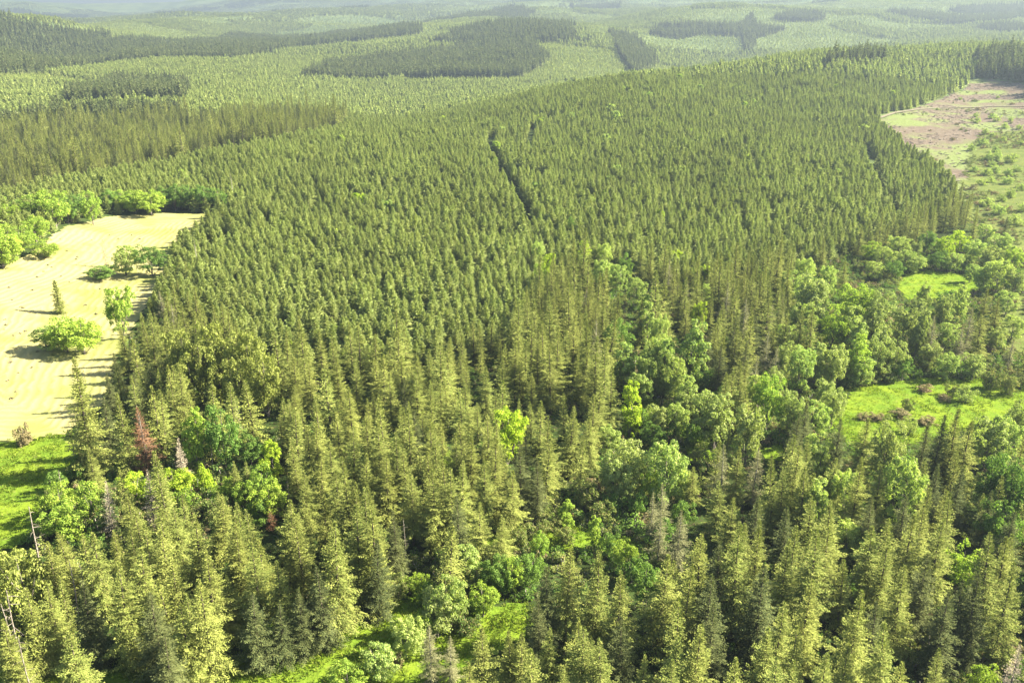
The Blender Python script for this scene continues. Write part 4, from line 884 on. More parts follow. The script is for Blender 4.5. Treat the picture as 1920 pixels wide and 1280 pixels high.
 ('fir', 'n', '', -131.2, 330.8, 13.0, 0.0, 'short olive fir, nearest behind the pale hay field', 'single firs of the near forest'),
 ('fir', 'y', '', -121.3, 314.4, 13.0, 0.0, 'short fresh green fir, fifth nearest right of the pale hay field', 'single firs of the near forest'),
 ('fir', 'd', '', -104.7, 236.0, 14.6, 0.0, 'short dark green fir, nearest left of the yellow-green grove', 'single firs of the near forest'),
 ('fir', 'd', '', -104.9, 206.0, 17.2, 0.0, 'medium dark green fir, second nearest left of the rust-brown dead fir', 'single firs of the near forest'),
 ('fir', 'd', '', -105.3, 226.4, 15.5, 0.0, 'medium dark green fir, second nearest left of the yellow-green grove', 'single firs of the near forest'),
 ('fir', 'f', '', -174.1, 321.8, 13.0, 0.0, 'lone slim fir standing out in the open hay field', 'single firs of the near forest'),
 ('broad', 'm', 'c', -79.6, 198.5, 18.0, 7.5, 'tall bright green leafy tree, nearest right of the rust-brown dead fir', 'single leafy trees of the valley and field'),
 ('broad', 'd', 'r', -73.0, 200.2, 19.2, 10.0, 'tall deep green leafy tree, second nearest right of the rust-brown dead fir', 'single leafy trees of the valley and field'),
 ('shrub', 'l', 's', -74.9, 188.3, 9.6, 6.2, 'lime green bush, second nearest right of the bright shrub belt', 'bushes of the clearings and slopes'),
 ('broad', 'l', 'r', -80.2, 183.3, 10.8, 10.0, 'lime green leafy tree, nearest right of the bright shrub belt', 'single leafy trees of the valley and field'),
 ('broad', 'l', 'r', -88.6, 182.7, 9.6, 8.8, 'lime green leafy tree, nearest left of the bright shrub belt', 'single leafy trees of the valley and field'),
 ('broad', 'm', 'r', -102.9, 176.0, 10.8, 7.5, 'bright green leafy tree, second nearest left of the bright shrub belt', 'single leafy trees of the valley and field'),
 ('broad', 'm', 'r', -99.0, 167.0, 9.6, 8.8, 'bright green leafy tree, third nearest left of the bright shrub belt', 'single leafy trees of the valley and field'),
 ('shrub', 'm', 's', -97.4, 177.8, 8.4, 7.5, 'bright green bush, third nearest left of the bright shrub belt', 'bushes of the clearings and slopes'),
 ('shrub', 'd', 's', -108.5, 195.3, 7.2, 7.5, 'deep green bush, second nearest right of the shaded lawn corner', 'bushes of the clearings and slopes'),
 ('broad', 'd', 'r', -67.2, 201.9, 9.6, 7.5, 'deep green leafy tree, third nearest right of the rust-brown dead fir', 'single leafy trees of the valley and field'),
 ('broad', 'c', 'r', -98.7, 243.9, 24.0, 11.2, 'tall yellow-green leafy tree, third nearest left of the yellow-green grove', 'single leafy trees of the valley and field'),
 ('broad', 'c', 'r', -92.6, 242.0, 26.4, 12.5, 'tall yellow-green leafy tree, nearest left of the yellow-green grove', 'single leafy trees of the valley and field'),
 ('broad', 'c', 'r', -87.9, 244.4, 26.4, 12.5, 'tall yellow-green leafy tree, nearest behind the yellow-green grove', 'single leafy trees of the valley and field'),
 ('broad', 'c', 'r', -81.9, 240.6, 25.2, 11.2, 'tall yellow-green leafy tree, second nearest right of the yellow-green grove', 'single leafy trees of the valley and field'),
 ('broad', 'c', 'r', -77.3, 240.6, 25.2, 11.2, 'tall yellow-green leafy tree, third nearest right of the yellow-green grove', 'single leafy trees of the valley and field'),
 ('broad', 'c', 'r', -70.6, 231.1, 22.8, 10.0, 'tall yellow-green leafy tree, fifth nearest right of the yellow-green grove', 'single leafy trees of the valley and field'),
 ('broad', 'c', 'r', -86.0, 237.6, 21.6, 11.2, 'tall yellow-green leafy tree, nearest right of the yellow-green grove', 'single leafy trees of the valley and field'),
 ('broad', 'c', 'r', -93.1, 235.5, 20.4, 10.0, 'tall yellow-green leafy tree, second nearest left of the yellow-green grove', 'single leafy trees of the valley and field'),
 ('broad', 'c', 'r', -78.1, 231.3, 20.4, 10.0, 'tall yellow-green leafy tree, fourth nearest right of the yellow-green grove', 'single leafy trees of the valley and field'),
 ('broad', 'l', 'c', -59.8, 195.6, 10.8, 7.5, 'lime green leafy tree, nearest left of the dense middle timber', 'single leafy trees of the valley and field'),
 ('broad', 'm', 'r', -59.1, 183.0, 12.0, 7.5, 'bright green leafy tree, third nearest right of the bright shrub belt', 'single leafy trees of the valley and field'),
 ('broad', 'm', 'r', -55.7, 175.2, 10.8, 10.0, 'bright green leafy tree, fifth nearest right of the bright shrub belt', 'single leafy trees of the valley and field'),
 ('broad', 'l', 'r', -1.1, 205.5, 19.2, 11.2, 'tall lime green leafy tree standing alone amid olive firs', 'single leafy trees of the valley and field'),
 ('broad', 'm', 'r', -15.8, 195.0, 9.6, 6.2, 'bright green leafy tree, nearest left of the lime tree amid the firs', 'single leafy trees of the valley and field'),
 ('broad', 'a', 'c', 34.8, 255.8, 16.8, 8.8, 'tall light green leafy tree, fifth nearest behind the narrow green nook', 'single leafy trees of the valley and field'),
 ('broad', 'l', 'c', 33.1, 223.5, 18.0, 8.8, 'tall lime green leafy tree, third nearest in front of the narrow green nook', 'single leafy trees of the valley and field'),
 ('broad', 'a', 'r', 42.6, 253.5, 18.0, 10.0, 'tall light green leafy tree, third nearest behind the narrow green nook', 'single leafy trees of the valley and field'),
 ('broad', 'a', 'r', 48.6, 249.3, 16.8, 8.8, 'tall light green leafy tree, second nearest behind the narrow green nook', 'single leafy trees of the valley and field'),
 ('broad', 'a', 'c', 56.1, 257.2, 24.0, 11.2, 'tall light green leafy tree, third nearest left of the dark streamside timber', 'single leafy trees of the valley and field'),
 ('broad', 'w', 'r', 45.4, 251.9, 8.4, 6.2, 'small round pale tree beside the narrow green nook', 'single leafy trees of the valley and field'),
 ('broad', 'a', 'r', 50.0, 248.7, 10.8, 7.5, 'light green leafy tree, second nearest right of the narrow green nook', 'single leafy trees of the valley and field'),
 ('broad', 'a', 'c', 51.3, 237.3, 14.4, 7.5, 'light green leafy tree, nearest right of the narrow green nook', 'single leafy trees of the valley and field'),
 ('broad', 'w', 'r', 51.7, 233.7, 10.8, 7.5, 'pale leafy tree, third nearest right of the narrow green nook', 'single leafy trees of the valley and field'),
 ('broad', 'a', 'r', 56.1, 234.9, 10.8, 7.5, 'light green leafy tree, fourth nearest right of the narrow green nook', 'single leafy trees of the valley and field'),
 ('broad', 'w', 'r', 41.1, 225.2, 10.8, 7.5, 'pale leafy tree, nearest in front of the narrow green nook', 'single leafy trees of the valley and field'),
 ('shrub', 'b', 's', 47.0, 235.0, 8.4, 7.5, 'mixed green bush, nearest right of the narrow green nook', 'bushes of the clearings and slopes'),
 ('broad', 'a', 'r', 46.7, 225.5, 10.8, 7.5, 'light green leafy tree, second nearest in front of the narrow green nook', 'single leafy trees of the valley and field'),
 ('broad', 'a', 'r', 72.7, 235.6, 16.8, 8.8, 'tall light green leafy tree, nearest in front of the dark streamside timber', 'single leafy trees of the valley and field'),
 ('broad', 'w', 'r', 55.9, 219.0, 18.0, 12.5, 'tall pale leafy tree, second nearest behind the brushy stream gap', 'single leafy trees of the valley and field'),
 ('broad', 'w', 'r', 61.9, 209.4, 18.0, 11.2, 'tall pale leafy tree, nearest right of the brushy stream gap', 'single leafy trees of the valley and field'),
 ('broad', 'w', 'r', 29.7, 191.5, 15.6, 11.2, 'tall pale leafy tree, nearest left of the brushy stream gap', 'single leafy trees of the valley and field'),
 ('broad', 'a', 'r', 36.7, 187.3, 18.0, 11.2, 'tall light green leafy tree, second nearest in front of the brushy stream gap', 'single leafy trees of the valley and field'),
 ('broad', 'w', 'r', 24.7, 189.6, 13.2, 8.8, 'pale leafy tree, second nearest left of the brushy stream gap', 'single leafy trees of the valley and field'),
 ('broad', 'm', 'r', 33.3, 187.7, 10.8, 6.2, 'bright green leafy tree, third nearest in front of the brushy stream gap', 'single leafy trees of the valley and field'),
 ('shrub', 'd', 's', 30.1, 181.4, 7.2, 6.2, 'deep green bush, third nearest right of the small sunlit glade', 'bushes of the clearings and slopes'),
 ('broad', 'w', 'r', 27.7, 187.4, 10.8, 7.5, 'pale leafy tree, fourth nearest in front of the brushy stream gap', 'single leafy trees of the valley and field'),
 ('broad', 'a', 'r', 42.4, 188.1, 10.8, 7.5, 'light green leafy tree, nearest in front of the brushy stream gap', 'single leafy trees of the valley and field'),
 ('broad', 'm', 'c', 12.5, 176.7, 7.2, 5.0, 'small bright green leafy tree, nearest behind the small sunlit glade', 'single leafy trees of the valley and field'),
 ('shrub', 'b', 's', 49.5, 209.3, 6.0, 7.5, 'mixed green bush, second nearest right of the brushy stream gap', 'bushes of the clearings and slopes'),
 ('shrub', 'd', 's', 49.9, 221.5, 7.2, 7.5, 'deep green bush, third nearest in front of the narrow green nook', 'bushes of the clearings and slopes'),
 ('broad', 'l', 'c', 31.7, 376.2, 15.6, 7.5, 'tall lime green leafy tree, sixth nearest behind the upper leafy strip', 'single leafy trees of the valley and field'),
 ('broad', 'a', 'r', 40.8, 376.2, 14.4, 8.8, 'light green leafy tree, fifth nearest behind the upper leafy strip', 'single leafy trees of the valley and field'),
 ('broad', 'a', 'r', 12.0, 386.7, 13.2, 7.5, 'light green leafy tree, seventh nearest behind the upper leafy strip', 'single leafy trees of the valley and field'),
 ('broad', 'l', 'r', 15.3, 367.4, 13.2, 7.5, 'lime green leafy tree, fourth nearest behind the upper leafy strip', 'single leafy trees of the valley and field'),
 ('broad', 'm', 'r', 11.0, 350.4, 13.2, 7.5, 'bright green leafy tree, nearest left of the upper leafy strip', 'single leafy trees of the valley and field'),
 ('broad', 'a', 'c', 30.0, 356.2, 14.4, 7.5, 'light green leafy tree, second nearest behind the upper leafy strip', 'single leafy trees of the valley and field'),
 ('broad', 'a', 'r', 37.1, 349.1, 15.6, 10.0, 'tall light green leafy tree, nearest behind the upper leafy strip', 'single leafy trees of the valley and field'),
 ('broad', 'a', 'r', 44.8, 349.5, 14.4, 8.8, 'light green leafy tree, nearest right of the upper leafy strip', 'single leafy trees of the valley and field'),
 ('broad', 'd', 'r', 49.1, 366.6, 13.2, 7.5, 'deep green leafy tree, third nearest behind the upper leafy strip', 'single leafy trees of the valley and field'),
 ('broad', 'd', 'r', 29.5, 436.9, 10.8, 6.2, 'deep green leafy tree, eighth nearest behind the upper leafy strip', 'single leafy trees of the valley and field'),
 ('broad', 'a', 'r', 49.3, 333.1, 13.2, 8.8, 'light green leafy tree, second nearest right of the upper leafy strip', 'single leafy trees of the valley and field'),
 ('broad', 'd', 'r', 52.7, 320.8, 13.2, 7.5, 'deep green leafy tree, nearest in front of the upper leafy strip', 'single leafy trees of the valley and field'),
 ('broad', 'a', 'r', 78.0, 339.3, 9.6, 6.2, 'light green leafy tree, third nearest right of the upper leafy strip', 'single leafy trees of the valley and field'),
 ('broad', 'l', 'r', 68.8, 309.5, 13.2, 6.2, 'lime green leafy tree, nearest left of the broadest pale tree', 'single leafy trees of the valley and field'),
 ('broad', 'a', 'c', 47.7, 292.2, 18.0, 7.5, 'tall light green leafy tree, ninth nearest behind the narrow green nook', 'single leafy trees of the valley and field'),
 ('broad', 'a', 'r', 50.7, 283.5, 16.8, 7.5, 'tall light green leafy tree, eighth nearest behind the narrow green nook', 'single leafy trees of the valley and field'),
 ('broad', 'd', 'r', 35.4, 276.7, 18.0, 11.2, 'tall deep green leafy tree, seventh nearest behind the narrow green nook', 'single leafy trees of the valley and field'),
 ('broad', 'a', 'r', 45.0, 259.1, 20.4, 8.8, 'tall light green leafy tree, sixth nearest behind the narrow green nook', 'single leafy trees of the valley and field'),
 ('broad', 'a', 'r', 47.6, 254.6, 20.4, 8.8, 'tall light green leafy tree, fourth nearest behind the narrow green nook', 'single leafy trees of the valley and field'),
 ('broad', 'a', 'r', 104.6, 354.2, 12.0, 7.5, 'light green leafy tree, fourth nearest behind the broadest pale tree', 'single leafy trees of the valley and field'),
 ('broad', 'a', 'r', 122.4, 353.4, 15.6, 10.0, 'tall light green leafy tree, third nearest behind the broadest pale tree', 'single leafy trees of the valley and field'),
 ('broad', 'a', 'r', 114.2, 343.9, 14.4, 8.8, 'light green leafy tree, nearest behind the broadest pale tree', 'single leafy trees of the valley and field'),
 ('broad', 'a', 'r', 129.7, 346.9, 14.4, 8.8, 'light green leafy tree, second nearest behind the broadest pale tree', 'single leafy trees of the valley and field'),
 ('broad', 'w', 'r', 113.2, 316.0, 20.4, 17.5, 'broadest pale domed tree of the valley strip', 'single leafy trees of the valley and field'),
 ('broad', 'm', 'r', 129.4, 313.2, 18.0, 16.2, 'tall bright green leafy tree, nearest right of the broadest pale tree', 'single leafy trees of the valley and field'),
 ('broad', 'w', 'r', 135.9, 309.1, 16.8, 12.5, 'tall pale leafy tree, second nearest right of the broadest pale tree', 'single leafy trees of the valley and field'),
 ('broad', 'w', 'c', 101.1, 295.9, 15.6, 8.8, 'tall pale leafy tree, nearest in front of the broadest pale tree', 'single leafy trees of the valley and field'),
 ('broad', 'a', 'c', 105.0, 293.8, 16.8, 8.8, 'tall light green leafy tree, second nearest in front of the broadest pale tree', 'single leafy trees of the valley and field'),
 ('broad', 'm', 'r', 112.4, 290.0, 19.2, 11.2, 'tall bright green leafy tree, third nearest in front of the broadest pale tree', 'single leafy trees of the valley and field'),
 ('broad', 'a', 'c', 118.3, 288.0, 18.0, 8.8, 'tall light green leafy tree, fifth nearest in front of the broadest pale tree', 'single leafy trees of the valley and field'),
 ('broad', 'w', 'c', 126.3, 291.0, 18.0, 10.0, 'tall pale leafy tree, fourth nearest in front of the broadest pale tree', 'single leafy trees of the valley and field'),
 ('broad', 'd', 'r', 101.3, 284.2, 12.0, 8.8, 'deep green leafy tree, sixth nearest in front of the broadest pale tree', 'single leafy trees of the valley and field'),
 ('broad', 'a', 'c', 116.6, 280.0, 15.6, 8.8, 'tall light green leafy tree, eighth nearest in front of the broadest pale tree', 'single leafy trees of the valley and field'),
 ('broad', 'w', 'c', 122.2, 271.9, 16.8, 8.8, 'tall pale leafy tree, sixth nearest behind the big right-hand meadow', 'single leafy trees of the valley and field'),
 ('broad', 'w', 'r', 138.6, 292.1, 16.8, 11.2, 'tall pale leafy tree, third nearest right of the broadest pale tree', 'single leafy trees of the valley and field'),
 ('broad', 'w', 'c', 141.9, 286.8, 16.8, 8.8, 'tall pale leafy tree, tenth nearest in front of the broadest pale tree', 'single leafy trees of the valley and field'),
 ('broad', 'w', 'c', 159.6, 325.6, 14.4, 6.2, 'pale leafy tree, third nearest in front of the small far meadow', 'single leafy trees of the valley and field'),
 ('broad', 'w', 'r', 164.1, 317.8, 13.2, 8.8, 'pale leafy tree, sixth nearest right of the broadest pale tree', 'single leafy trees of the valley and field'),
 ('broad', 'a', 'c', 172.9, 324.1, 14.4, 7.5, 'light green leafy tree, second nearest in front of the small far meadow', 'single leafy trees of the valley and field'),
 ('broad', 'a', 'r', 199.8, 369.4, 9.6, 7.5, 'light green leafy tree, nearest right of the small far meadow', 'single leafy trees of the valley and field'),
 ('broad', 'a', 'r', 203.0, 354.6, 15.6, 12.5, 'tall light green leafy tree, third nearest right of the small far meadow', 'single leafy trees of the valley and field'),
 ('broad', 'a', 'r', 197.9, 355.3, 13.2, 8.8, 'light green leafy tree, second nearest right of the small far meadow', 'single leafy trees of the valley and field'),
 ('broad', 'd', 'r', 166.9, 372.5, 9.6, 10.0, 'deep green leafy tree, nearest left of the small far meadow', 'single leafy trees of the valley and field'),
 ('broad', 'a', 'r', 182.3, 403.7, 12.0, 12.5, 'light green leafy tree, seventh nearest behind the small far meadow', 'single leafy trees of the valley and field'),
 ('broad', 'w', 'r', 192.6, 407.6, 8.4, 7.5, 'small pale leafy tree, eighth nearest behind the small far meadow', 'single leafy trees of the valley and field'),
 ('broad', 'l', 'r', 215.5, 413.4, 13.2, 11.2, 'lime green leafy tree, twelfth nearest behind the small far meadow', 'single leafy trees of the valley and field'),
 ('broad', 'l', 'r', 205.3, 406.3, 12.0, 8.8, 'lime green leafy tree, tenth nearest behind the small far meadow', 'single leafy trees of the valley and field'),
 ('broad', 'd', 'r', 200.2, 415.9, 12.0, 10.0, 'deep green leafy tree, eleventh nearest behind the small far meadow', 'single leafy trees of the valley and field'),
 ('broad', 'a', 'r', 159.0, 371.6, 9.6, 8.8, 'light green leafy tree, second nearest left of the small far meadow', 'single leafy trees of the valley and field'),
 ('broad', 'w', 'r', 125.4, 267.6, 13.2, 10.0, 'pale leafy tree, fifth nearest behind the big right-hand meadow', 'single leafy trees of the valley and field'),
 ('broad', 'a', 'r', 90.0, 254.1, 16.8, 8.8, 'tall light green leafy tree, second nearest right of the dark streamside timber', 'single leafy trees of the valley and field'),
 ('broad', 'w', 'c', 96.8, 259.2, 15.6, 8.8, 'tall pale leafy tree, fifth nearest right of the dark streamside timber', 'single leafy trees of the valley and field'),
 ('broad', 'w', 'r', 101.6, 257.5, 16.8, 10.0, 'tall pale leafy tree, nearest left of the big right-hand meadow', 'single leafy trees of the valley and field'),
 ('broad', 'm', 'c', 111.1, 263.1, 16.8, 8.8, 'tall bright green leafy tree, second nearest behind the big right-hand meadow', 'single leafy trees of the valley and field'),
 ('broad', 'w', 'r', 118.8, 266.2, 15.6, 10.0, 'tall pale leafy tree, third nearest behind the big right-hand meadow', 'single leafy trees of the valley and field'),
 ('broad', 'd', 'r', 127.3, 265.4, 8.4, 7.5, 'deep green dome-shaped tree at the back of the big meadow', 'single leafy trees of the valley and field'),
 ('broad', 'm', 'r', 73.0, 229.2, 19.2, 10.0, 'tall bright green leafy tree, second nearest in front of the dark streamside timber', 'single leafy trees of the valley and field'),
 ('broad', 'w', 'r', 92.3, 231.6, 13.2, 8.8, 'pale leafy tree, fourth nearest right of the dark streamside timber', 'single leafy trees of the valley and field'),
 ('broad', 'w', 'r', 79.7, 225.5, 14.4, 8.8, 'pale leafy tree, third nearest in front of the dark streamside timber', 'single leafy trees of the valley and field'),
 ('broad', 'a', 'r', 83.2, 221.8, 14.4, 8.8, 'light green leafy tree, fourth nearest in front of the dark streamside timber', 'single leafy trees of the valley and field'),
 ('broad', 'w', 'r', 94.0, 242.7, 10.8, 7.5, 'pale leafy tree, third nearest right of the dark streamside timber', 'single leafy trees of the valley and field'),
 ('broad', 'w', 'r', 93.8, 197.8, 19.2, 10.0, 'tall pale leafy tree, nearest behind the bare forked snag', 'single leafy trees of the valley and field'),
 ('broad', 'a', 'r', 89.0, 175.9, 20.4, 10.0, 'tall light green leafy tree, nearest in front of the bare forked snag', 'single leafy trees of the valley and field'),
 ('broad', 'a', 'c', 68.2, 171.3, 16.8, 7.5, 'tall light green leafy tree, fourth nearest left of the bare forked snag', 'single leafy trees of the valley and field'),
 ('broad', 'a', 'r', 79.2, 201.3, 15.6, 8.8, 'tall light green leafy tree, second nearest behind the bare forked snag', 'single leafy trees of the valley and field'),
 ('broad', 'w', 'r', 125.3, 207.6, 15.6, 11.2, 'tall pale leafy tree, third nearest in front of the big right-hand meadow', 'single leafy trees of the valley and field'),
 ('broad', 'a', 'r', 130.0, 209.5, 14.4, 10.0, 'light green leafy tree, second nearest in front of the big right-hand meadow', 'single leafy trees of the valley and field'),
 ('broad', 'w', 'r', 138.1, 217.9, 14.4, 10.0, 'pale leafy tree, nearest in front of the big right-hand meadow', 'single leafy trees of the valley and field'),
 ('broad', 'a', 'r', 121.7, 206.8, 14.4, 8.8, 'light green leafy tree, fourth nearest in front of the big right-hand meadow', 'single leafy trees of the valley and field'),
 ('broad', 'a', 'r', 77.9, 181.0, 14.4, 8.8, 'light green leafy tree, nearest left of the bare forked snag', 'single leafy trees of the valley and field'),
 ('broad', 'd', 'r', 115.2, 185.1, 18.0, 11.2, 'tall deep green leafy tree, third nearest right of the bare forked snag', 'single leafy trees of the valley and field'),
 ('broad', 'd', 'r', 115.5, 179.4, 16.8, 10.0, 'tall deep green leafy tree, second nearest right of the bare forked snag', 'single leafy trees of the valley and field'),
 ('broad', 'd', 'r', 108.0, 167.8, 14.4, 10.0, 'deep green leafy tree, nearest right of the bare forked snag', 'single leafy trees of the valley and field'),
 ('broad', 'c', 'r', -90.2, 136.7, 20.4, 11.2, 'yellow-green tree, second nearest in front of the bleached pole at the edge', 'single leafy trees of the valley and field'),
 ('broad', 'c', 'r', -97.2, 141.1, 19.2, 11.2, 'tall yellow-green leafy tree, nearest in front of the tall bleached pole at the edge', 'single leafy trees of the valley and field'),
 ('broad', 'a', 'r', -12.1, 137.8, 14.4, 7.5, 'light green leafy tree, nearest left of the bushy grass clearing', 'single leafy trees of the valley and field'),
 ('broad', 'w', 'r', -14.3, 136.8, 10.8, 8.8, 'pale leafy tree, second nearest left of the bushy grass clearing', 'single leafy trees of the valley and field'),
 ('broad', 'm', 'r', -5.7, 143.3, 8.4, 6.2, 'small bright green leafy tree, nearest behind the bushy grass clearing', 'single leafy trees of the valley and field'),
 ('broad', 'm', 'r', -16.6, 135.8, 7.2, 5.0, 'small bright green leafy tree, third nearest left of the bushy grass clearing', 'single leafy trees of the valley and field'),
 ('broad', 'a', 'r', -19.2, 131.1, 8.4, 7.5, 'small light green leafy tree, second nearest right of the lowest grass clearing', 'single leafy trees of the valley and field'),
 ('broad', 'a', 'r', -23.1, 125.2, 8.4, 7.5, 'small light green leafy tree, nearest right of the lowest grass clearing', 'single leafy trees of the valley and field'),
 ('broad', 'm', 'r', -28.1, 121.3, 7.2, 7.5, 'small bright green leafy tree, nearest in front of the lowest grass clearing', 'single leafy trees of the valley and field'),
 ('broad', 'd', 'r', -3.7, 150.8, 9.6, 7.5, 'deep green leafy tree, second nearest behind the bushy grass clearing', 'single leafy trees of the valley and field'),
 ('broad', 'a', 'c', -9.8, 153.9, 9.6, 6.2, 'light green leafy tree, fifth nearest behind the bushy grass clearing', 'single leafy trees of the valley and field'),
 ('shrub', 'm', 's', -18.3, 150.4, 4.8, 5.0, 'bright green bush, third nearest left of the bushy grass clearing', 'bushes of the clearings and slopes'),
 ('shrub', 'm', 's', -20.8, 150.1, 3.6, 5.0, 'low bright green bush, fourth nearest left of the bushy grass clearing', 'bushes of the clearings and slopes'),
 ('broad', 'm', 'c', 18.4, 168.2, 8.4, 4.5, 'slim bright young tree at the edge of the small sunlit glade', 'single leafy trees of the valley and field'),
 ('broad', 'm', 'r', 23.9, 160.0, 8.4, 6.2, 'small bright green leafy tree, second nearest in front of the small sunlit glade', 'single leafy trees of the valley and field'),
 ('broad', 'd', 'r', 3.3, 153.1, 9.6, 7.5, 'deep green leafy tree, sixth nearest behind the bushy grass clearing', 'single leafy trees of the valley and field'),
 ('broad', 'd', 'r', 26.9, 147.8, 10.8, 7.5, 'deep green leafy tree, third nearest in front of the small sunlit glade', 'single leafy trees of the valley and field'),
 ('broad', 'm', 'r', 0.0, 151.0, 9.6, 6.2, 'bright green leafy tree, fourth nearest behind the bushy grass clearing', 'single leafy trees of the valley and field'),
 ('broad', 'm', 'r', 6.0, 163.5, 7.2, 5.0, 'small bright green leafy tree, nearest in front of the small sunlit glade', 'single leafy trees of the valley and field'),
 ('broad', 'd', 'r', -2.1, 150.6, 7.2, 6.2, 'small deep green leafy tree, third nearest behind the bushy grass clearing', 'single leafy trees of the valley and field'),
 ('shrub', 'b', 's', -7.5, 150.3, 7.2, 6.2, 'mixed green bush, nearest behind the bushy grass clearing', 'bushes of the clearings and slopes'),
 ('shrub', 'm', 's', 94.2, 156.8, 9.6, 10.0, 'bright green bush, nearest in front of the bare forked snag', 'bushes of the clearings and slopes'),
 ('broad', 'a', 'r', 73.5, 165.5, 9.6, 7.5, 'light green leafy tree, third nearest left of the bare forked snag', 'single leafy trees of the valley and field'),
 ('broad', 'a', 'r', 76.0, 164.4, 9.6, 7.5, 'light green leafy tree, second nearest left of the bare forked snag', 'single leafy trees of the valley and field'),
 ('shrub', 'm', 's', 82.9, 124.3, 6.0, 7.5, 'bright green bush, nearest left of the bottom right corner', 'bushes of the clearings and slopes'),
 ('shrub', 'b', 's', 4.8, 172.0, 4.8, 7.5, 'mixed green bush, second nearest left of the small sunlit glade', 'bushes of the clearings and slopes'),
 ('shrub', 'b', 's', 1.2, 168.4, 4.8, 6.2, 'mixed green bush, third nearest left of the small sunlit glade', 'bushes of the clearings and slopes'),
 ('shrub', 'b', 's', 8.6, 175.5, 4.2, 7.5, 'mixed green bush, nearest left of the small sunlit glade', 'bushes of the clearings and slopes'),
 ('shrub', 'd', 's', 21.0, 165.6, 6.0, 6.2, 'deep green bush, nearest right of the small sunlit glade', 'bushes of the clearings and slopes'),
 ('shrub', 'd', 's', 25.4, 155.8, 7.2, 7.5, 'deep green bush, second nearest in front of the small sunlit glade', 'bushes of the clearings and slopes'),
 ('shrub', 'd', 's', 33.4, 170.9, 7.2, 8.8, 'deep green bush, fourth nearest right of the small sunlit glade', 'bushes of the clearings and slopes'),
 ('shrub', 'b', 's', 21.1, 179.3, 6.0, 7.5, 'mixed green bush, second nearest right of the small sunlit glade', 'bushes of the clearings and slopes'),
 ('shrub', 'd', 's', 24.2, 184.4, 6.0, 7.5, 'deep green bush, second nearest behind the small sunlit glade', 'bushes of the clearings and slopes'),
 ('shrub', 'd', 's', 39.9, 180.2, 6.0, 7.5, 'deep green bush, nearest in front of the brushy stream gap', 'bushes of the clearings and slopes'),
 ('shrub', 'b', 's', 52.1, 201.8, 6.0, 8.8, 'mixed green bush, nearest right of the brushy stream gap', 'bushes of the clearings and slopes'),
 ('shrub', 'b', 's', 56.1, 227.5, 6.0, 7.5, 'mixed green bush, second nearest right of the narrow green nook', 'bushes of the clearings and slopes'),
 ('shrub', 'd', 's', 44.9, 223.7, 6.0, 6.2, 'deep green bush, second nearest in front of the narrow green nook', 'bushes of the clearings and slopes'),
 ('broad', 'd', 'r', 38.9, 219.4, 7.2, 7.5, 'small deep green leafy tree, nearest behind the brushy stream gap', 'single leafy trees of the valley and field'),
 ('shrub', 'b', 's', 138.3, 253.3, 4.8, 6.2, 'mixed green bush, third nearest right of the big right-hand meadow', 'bushes of the clearings and slopes'),
 ('shrub', 'w', 's', 140.2, 249.1, 6.0, 7.5, 'pale bush, second nearest right of the big right-hand meadow', 'bushes of the clearings and slopes'),
 ('shrub', 'b', 's', 119.4, 242.1, 4.8, 5.0, 'mixed green bush, nearest left of the big right-hand meadow', 'bushes of the clearings and slopes'),
 ('shrub', 'w', 's', 112.9, 226.8, 6.0, 6.2, 'pale bush, second nearest in front of the big right-hand meadow', 'bushes of the clearings and slopes'),
 ('shrub', 'B', 's', 115.6, 238.1, 2.6, 8.8, 'low brown bush, second nearest left of the big right-hand meadow', 'bushes of the clearings and slopes'),
 ('shrub', 'B', 's', 104.8, 236.6, 2.2, 7.5, 'low brown bush, fourth nearest left of the big right-hand meadow', 'bushes of the clearings and slopes'),
 ('shrub', 'B', 's', 108.5, 235.8, 1.9, 6.2, 'low brown bush, third nearest left of the big right-hand meadow', 'bushes of the clearings and slopes'),
 ('shrub', 'B', 's', 121.6, 233.5, 2.4, 7.5, 'low brown bush, nearest in front of the big right-hand meadow', 'bushes of the clearings and slopes'),
 ('shrub', 'b', 's', 107.6, 260.4, 3.6, 7.5, 'low mixed green bush, fifth nearest behind the big right-hand meadow', 'bushes of the clearings and slopes'),
 ('shrub', 'b', 's', 112.5, 262.2, 3.6, 7.5, 'low mixed green bush, fourth nearest behind the big right-hand meadow', 'bushes of the clearings and slopes'),
 ('shrub', 'b', 's', 117.2, 263.1, 3.6, 7.5, 'low mixed green bush, second nearest behind the big right-hand meadow', 'bushes of the clearings and slopes'),
 ('shrub', 'b', 's', 121.8, 264.0, 3.6, 7.5, 'low mixed green bush, third nearest behind the big right-hand meadow', 'bushes of the clearings and slopes'),
 ('shrub', 'B', 's', 131.0, 256.7, 2.4, 7.5, 'low brown bush, nearest behind the big right-hand meadow', 'bushes of the clearings and slopes'),
 ('shrub', 'B', 's', 134.2, 250.6, 1.9, 6.2, 'low brown bush, nearest right of the big right-hand meadow', 'bushes of the clearings and slopes'),
 ('shrub', 'b', 's', -23.4, 148.3, 4.8, 6.2, 'mixed green bush, fifth nearest left of the bushy grass clearing', 'bushes of the clearings and slopes'),
 ('shrub', 'm', 's', -41.1, 133.8, 6.0, 6.2, 'bright green bush, second nearest left of the lowest grass clearing', 'bushes of the clearings and slopes'),
 ('broad', 'm', 'r', -44.9, 130.7, 8.4, 6.2, 'small bright green leafy tree, nearest left of the lowest grass clearing', 'single leafy trees of the valley and field'),
 ('shrub', 'b', 's', -39.8, 130.1, 4.8, 6.2, 'mixed green bush, nearest left of the lowest grass clearing', 'bushes of the clearings and slopes'),
 ('shrub', 'b', 's', -38.0, 136.9, 4.8, 6.2, 'mixed green bush, nearest behind the lowest grass clearing', 'bushes of the clearings and slopes'),
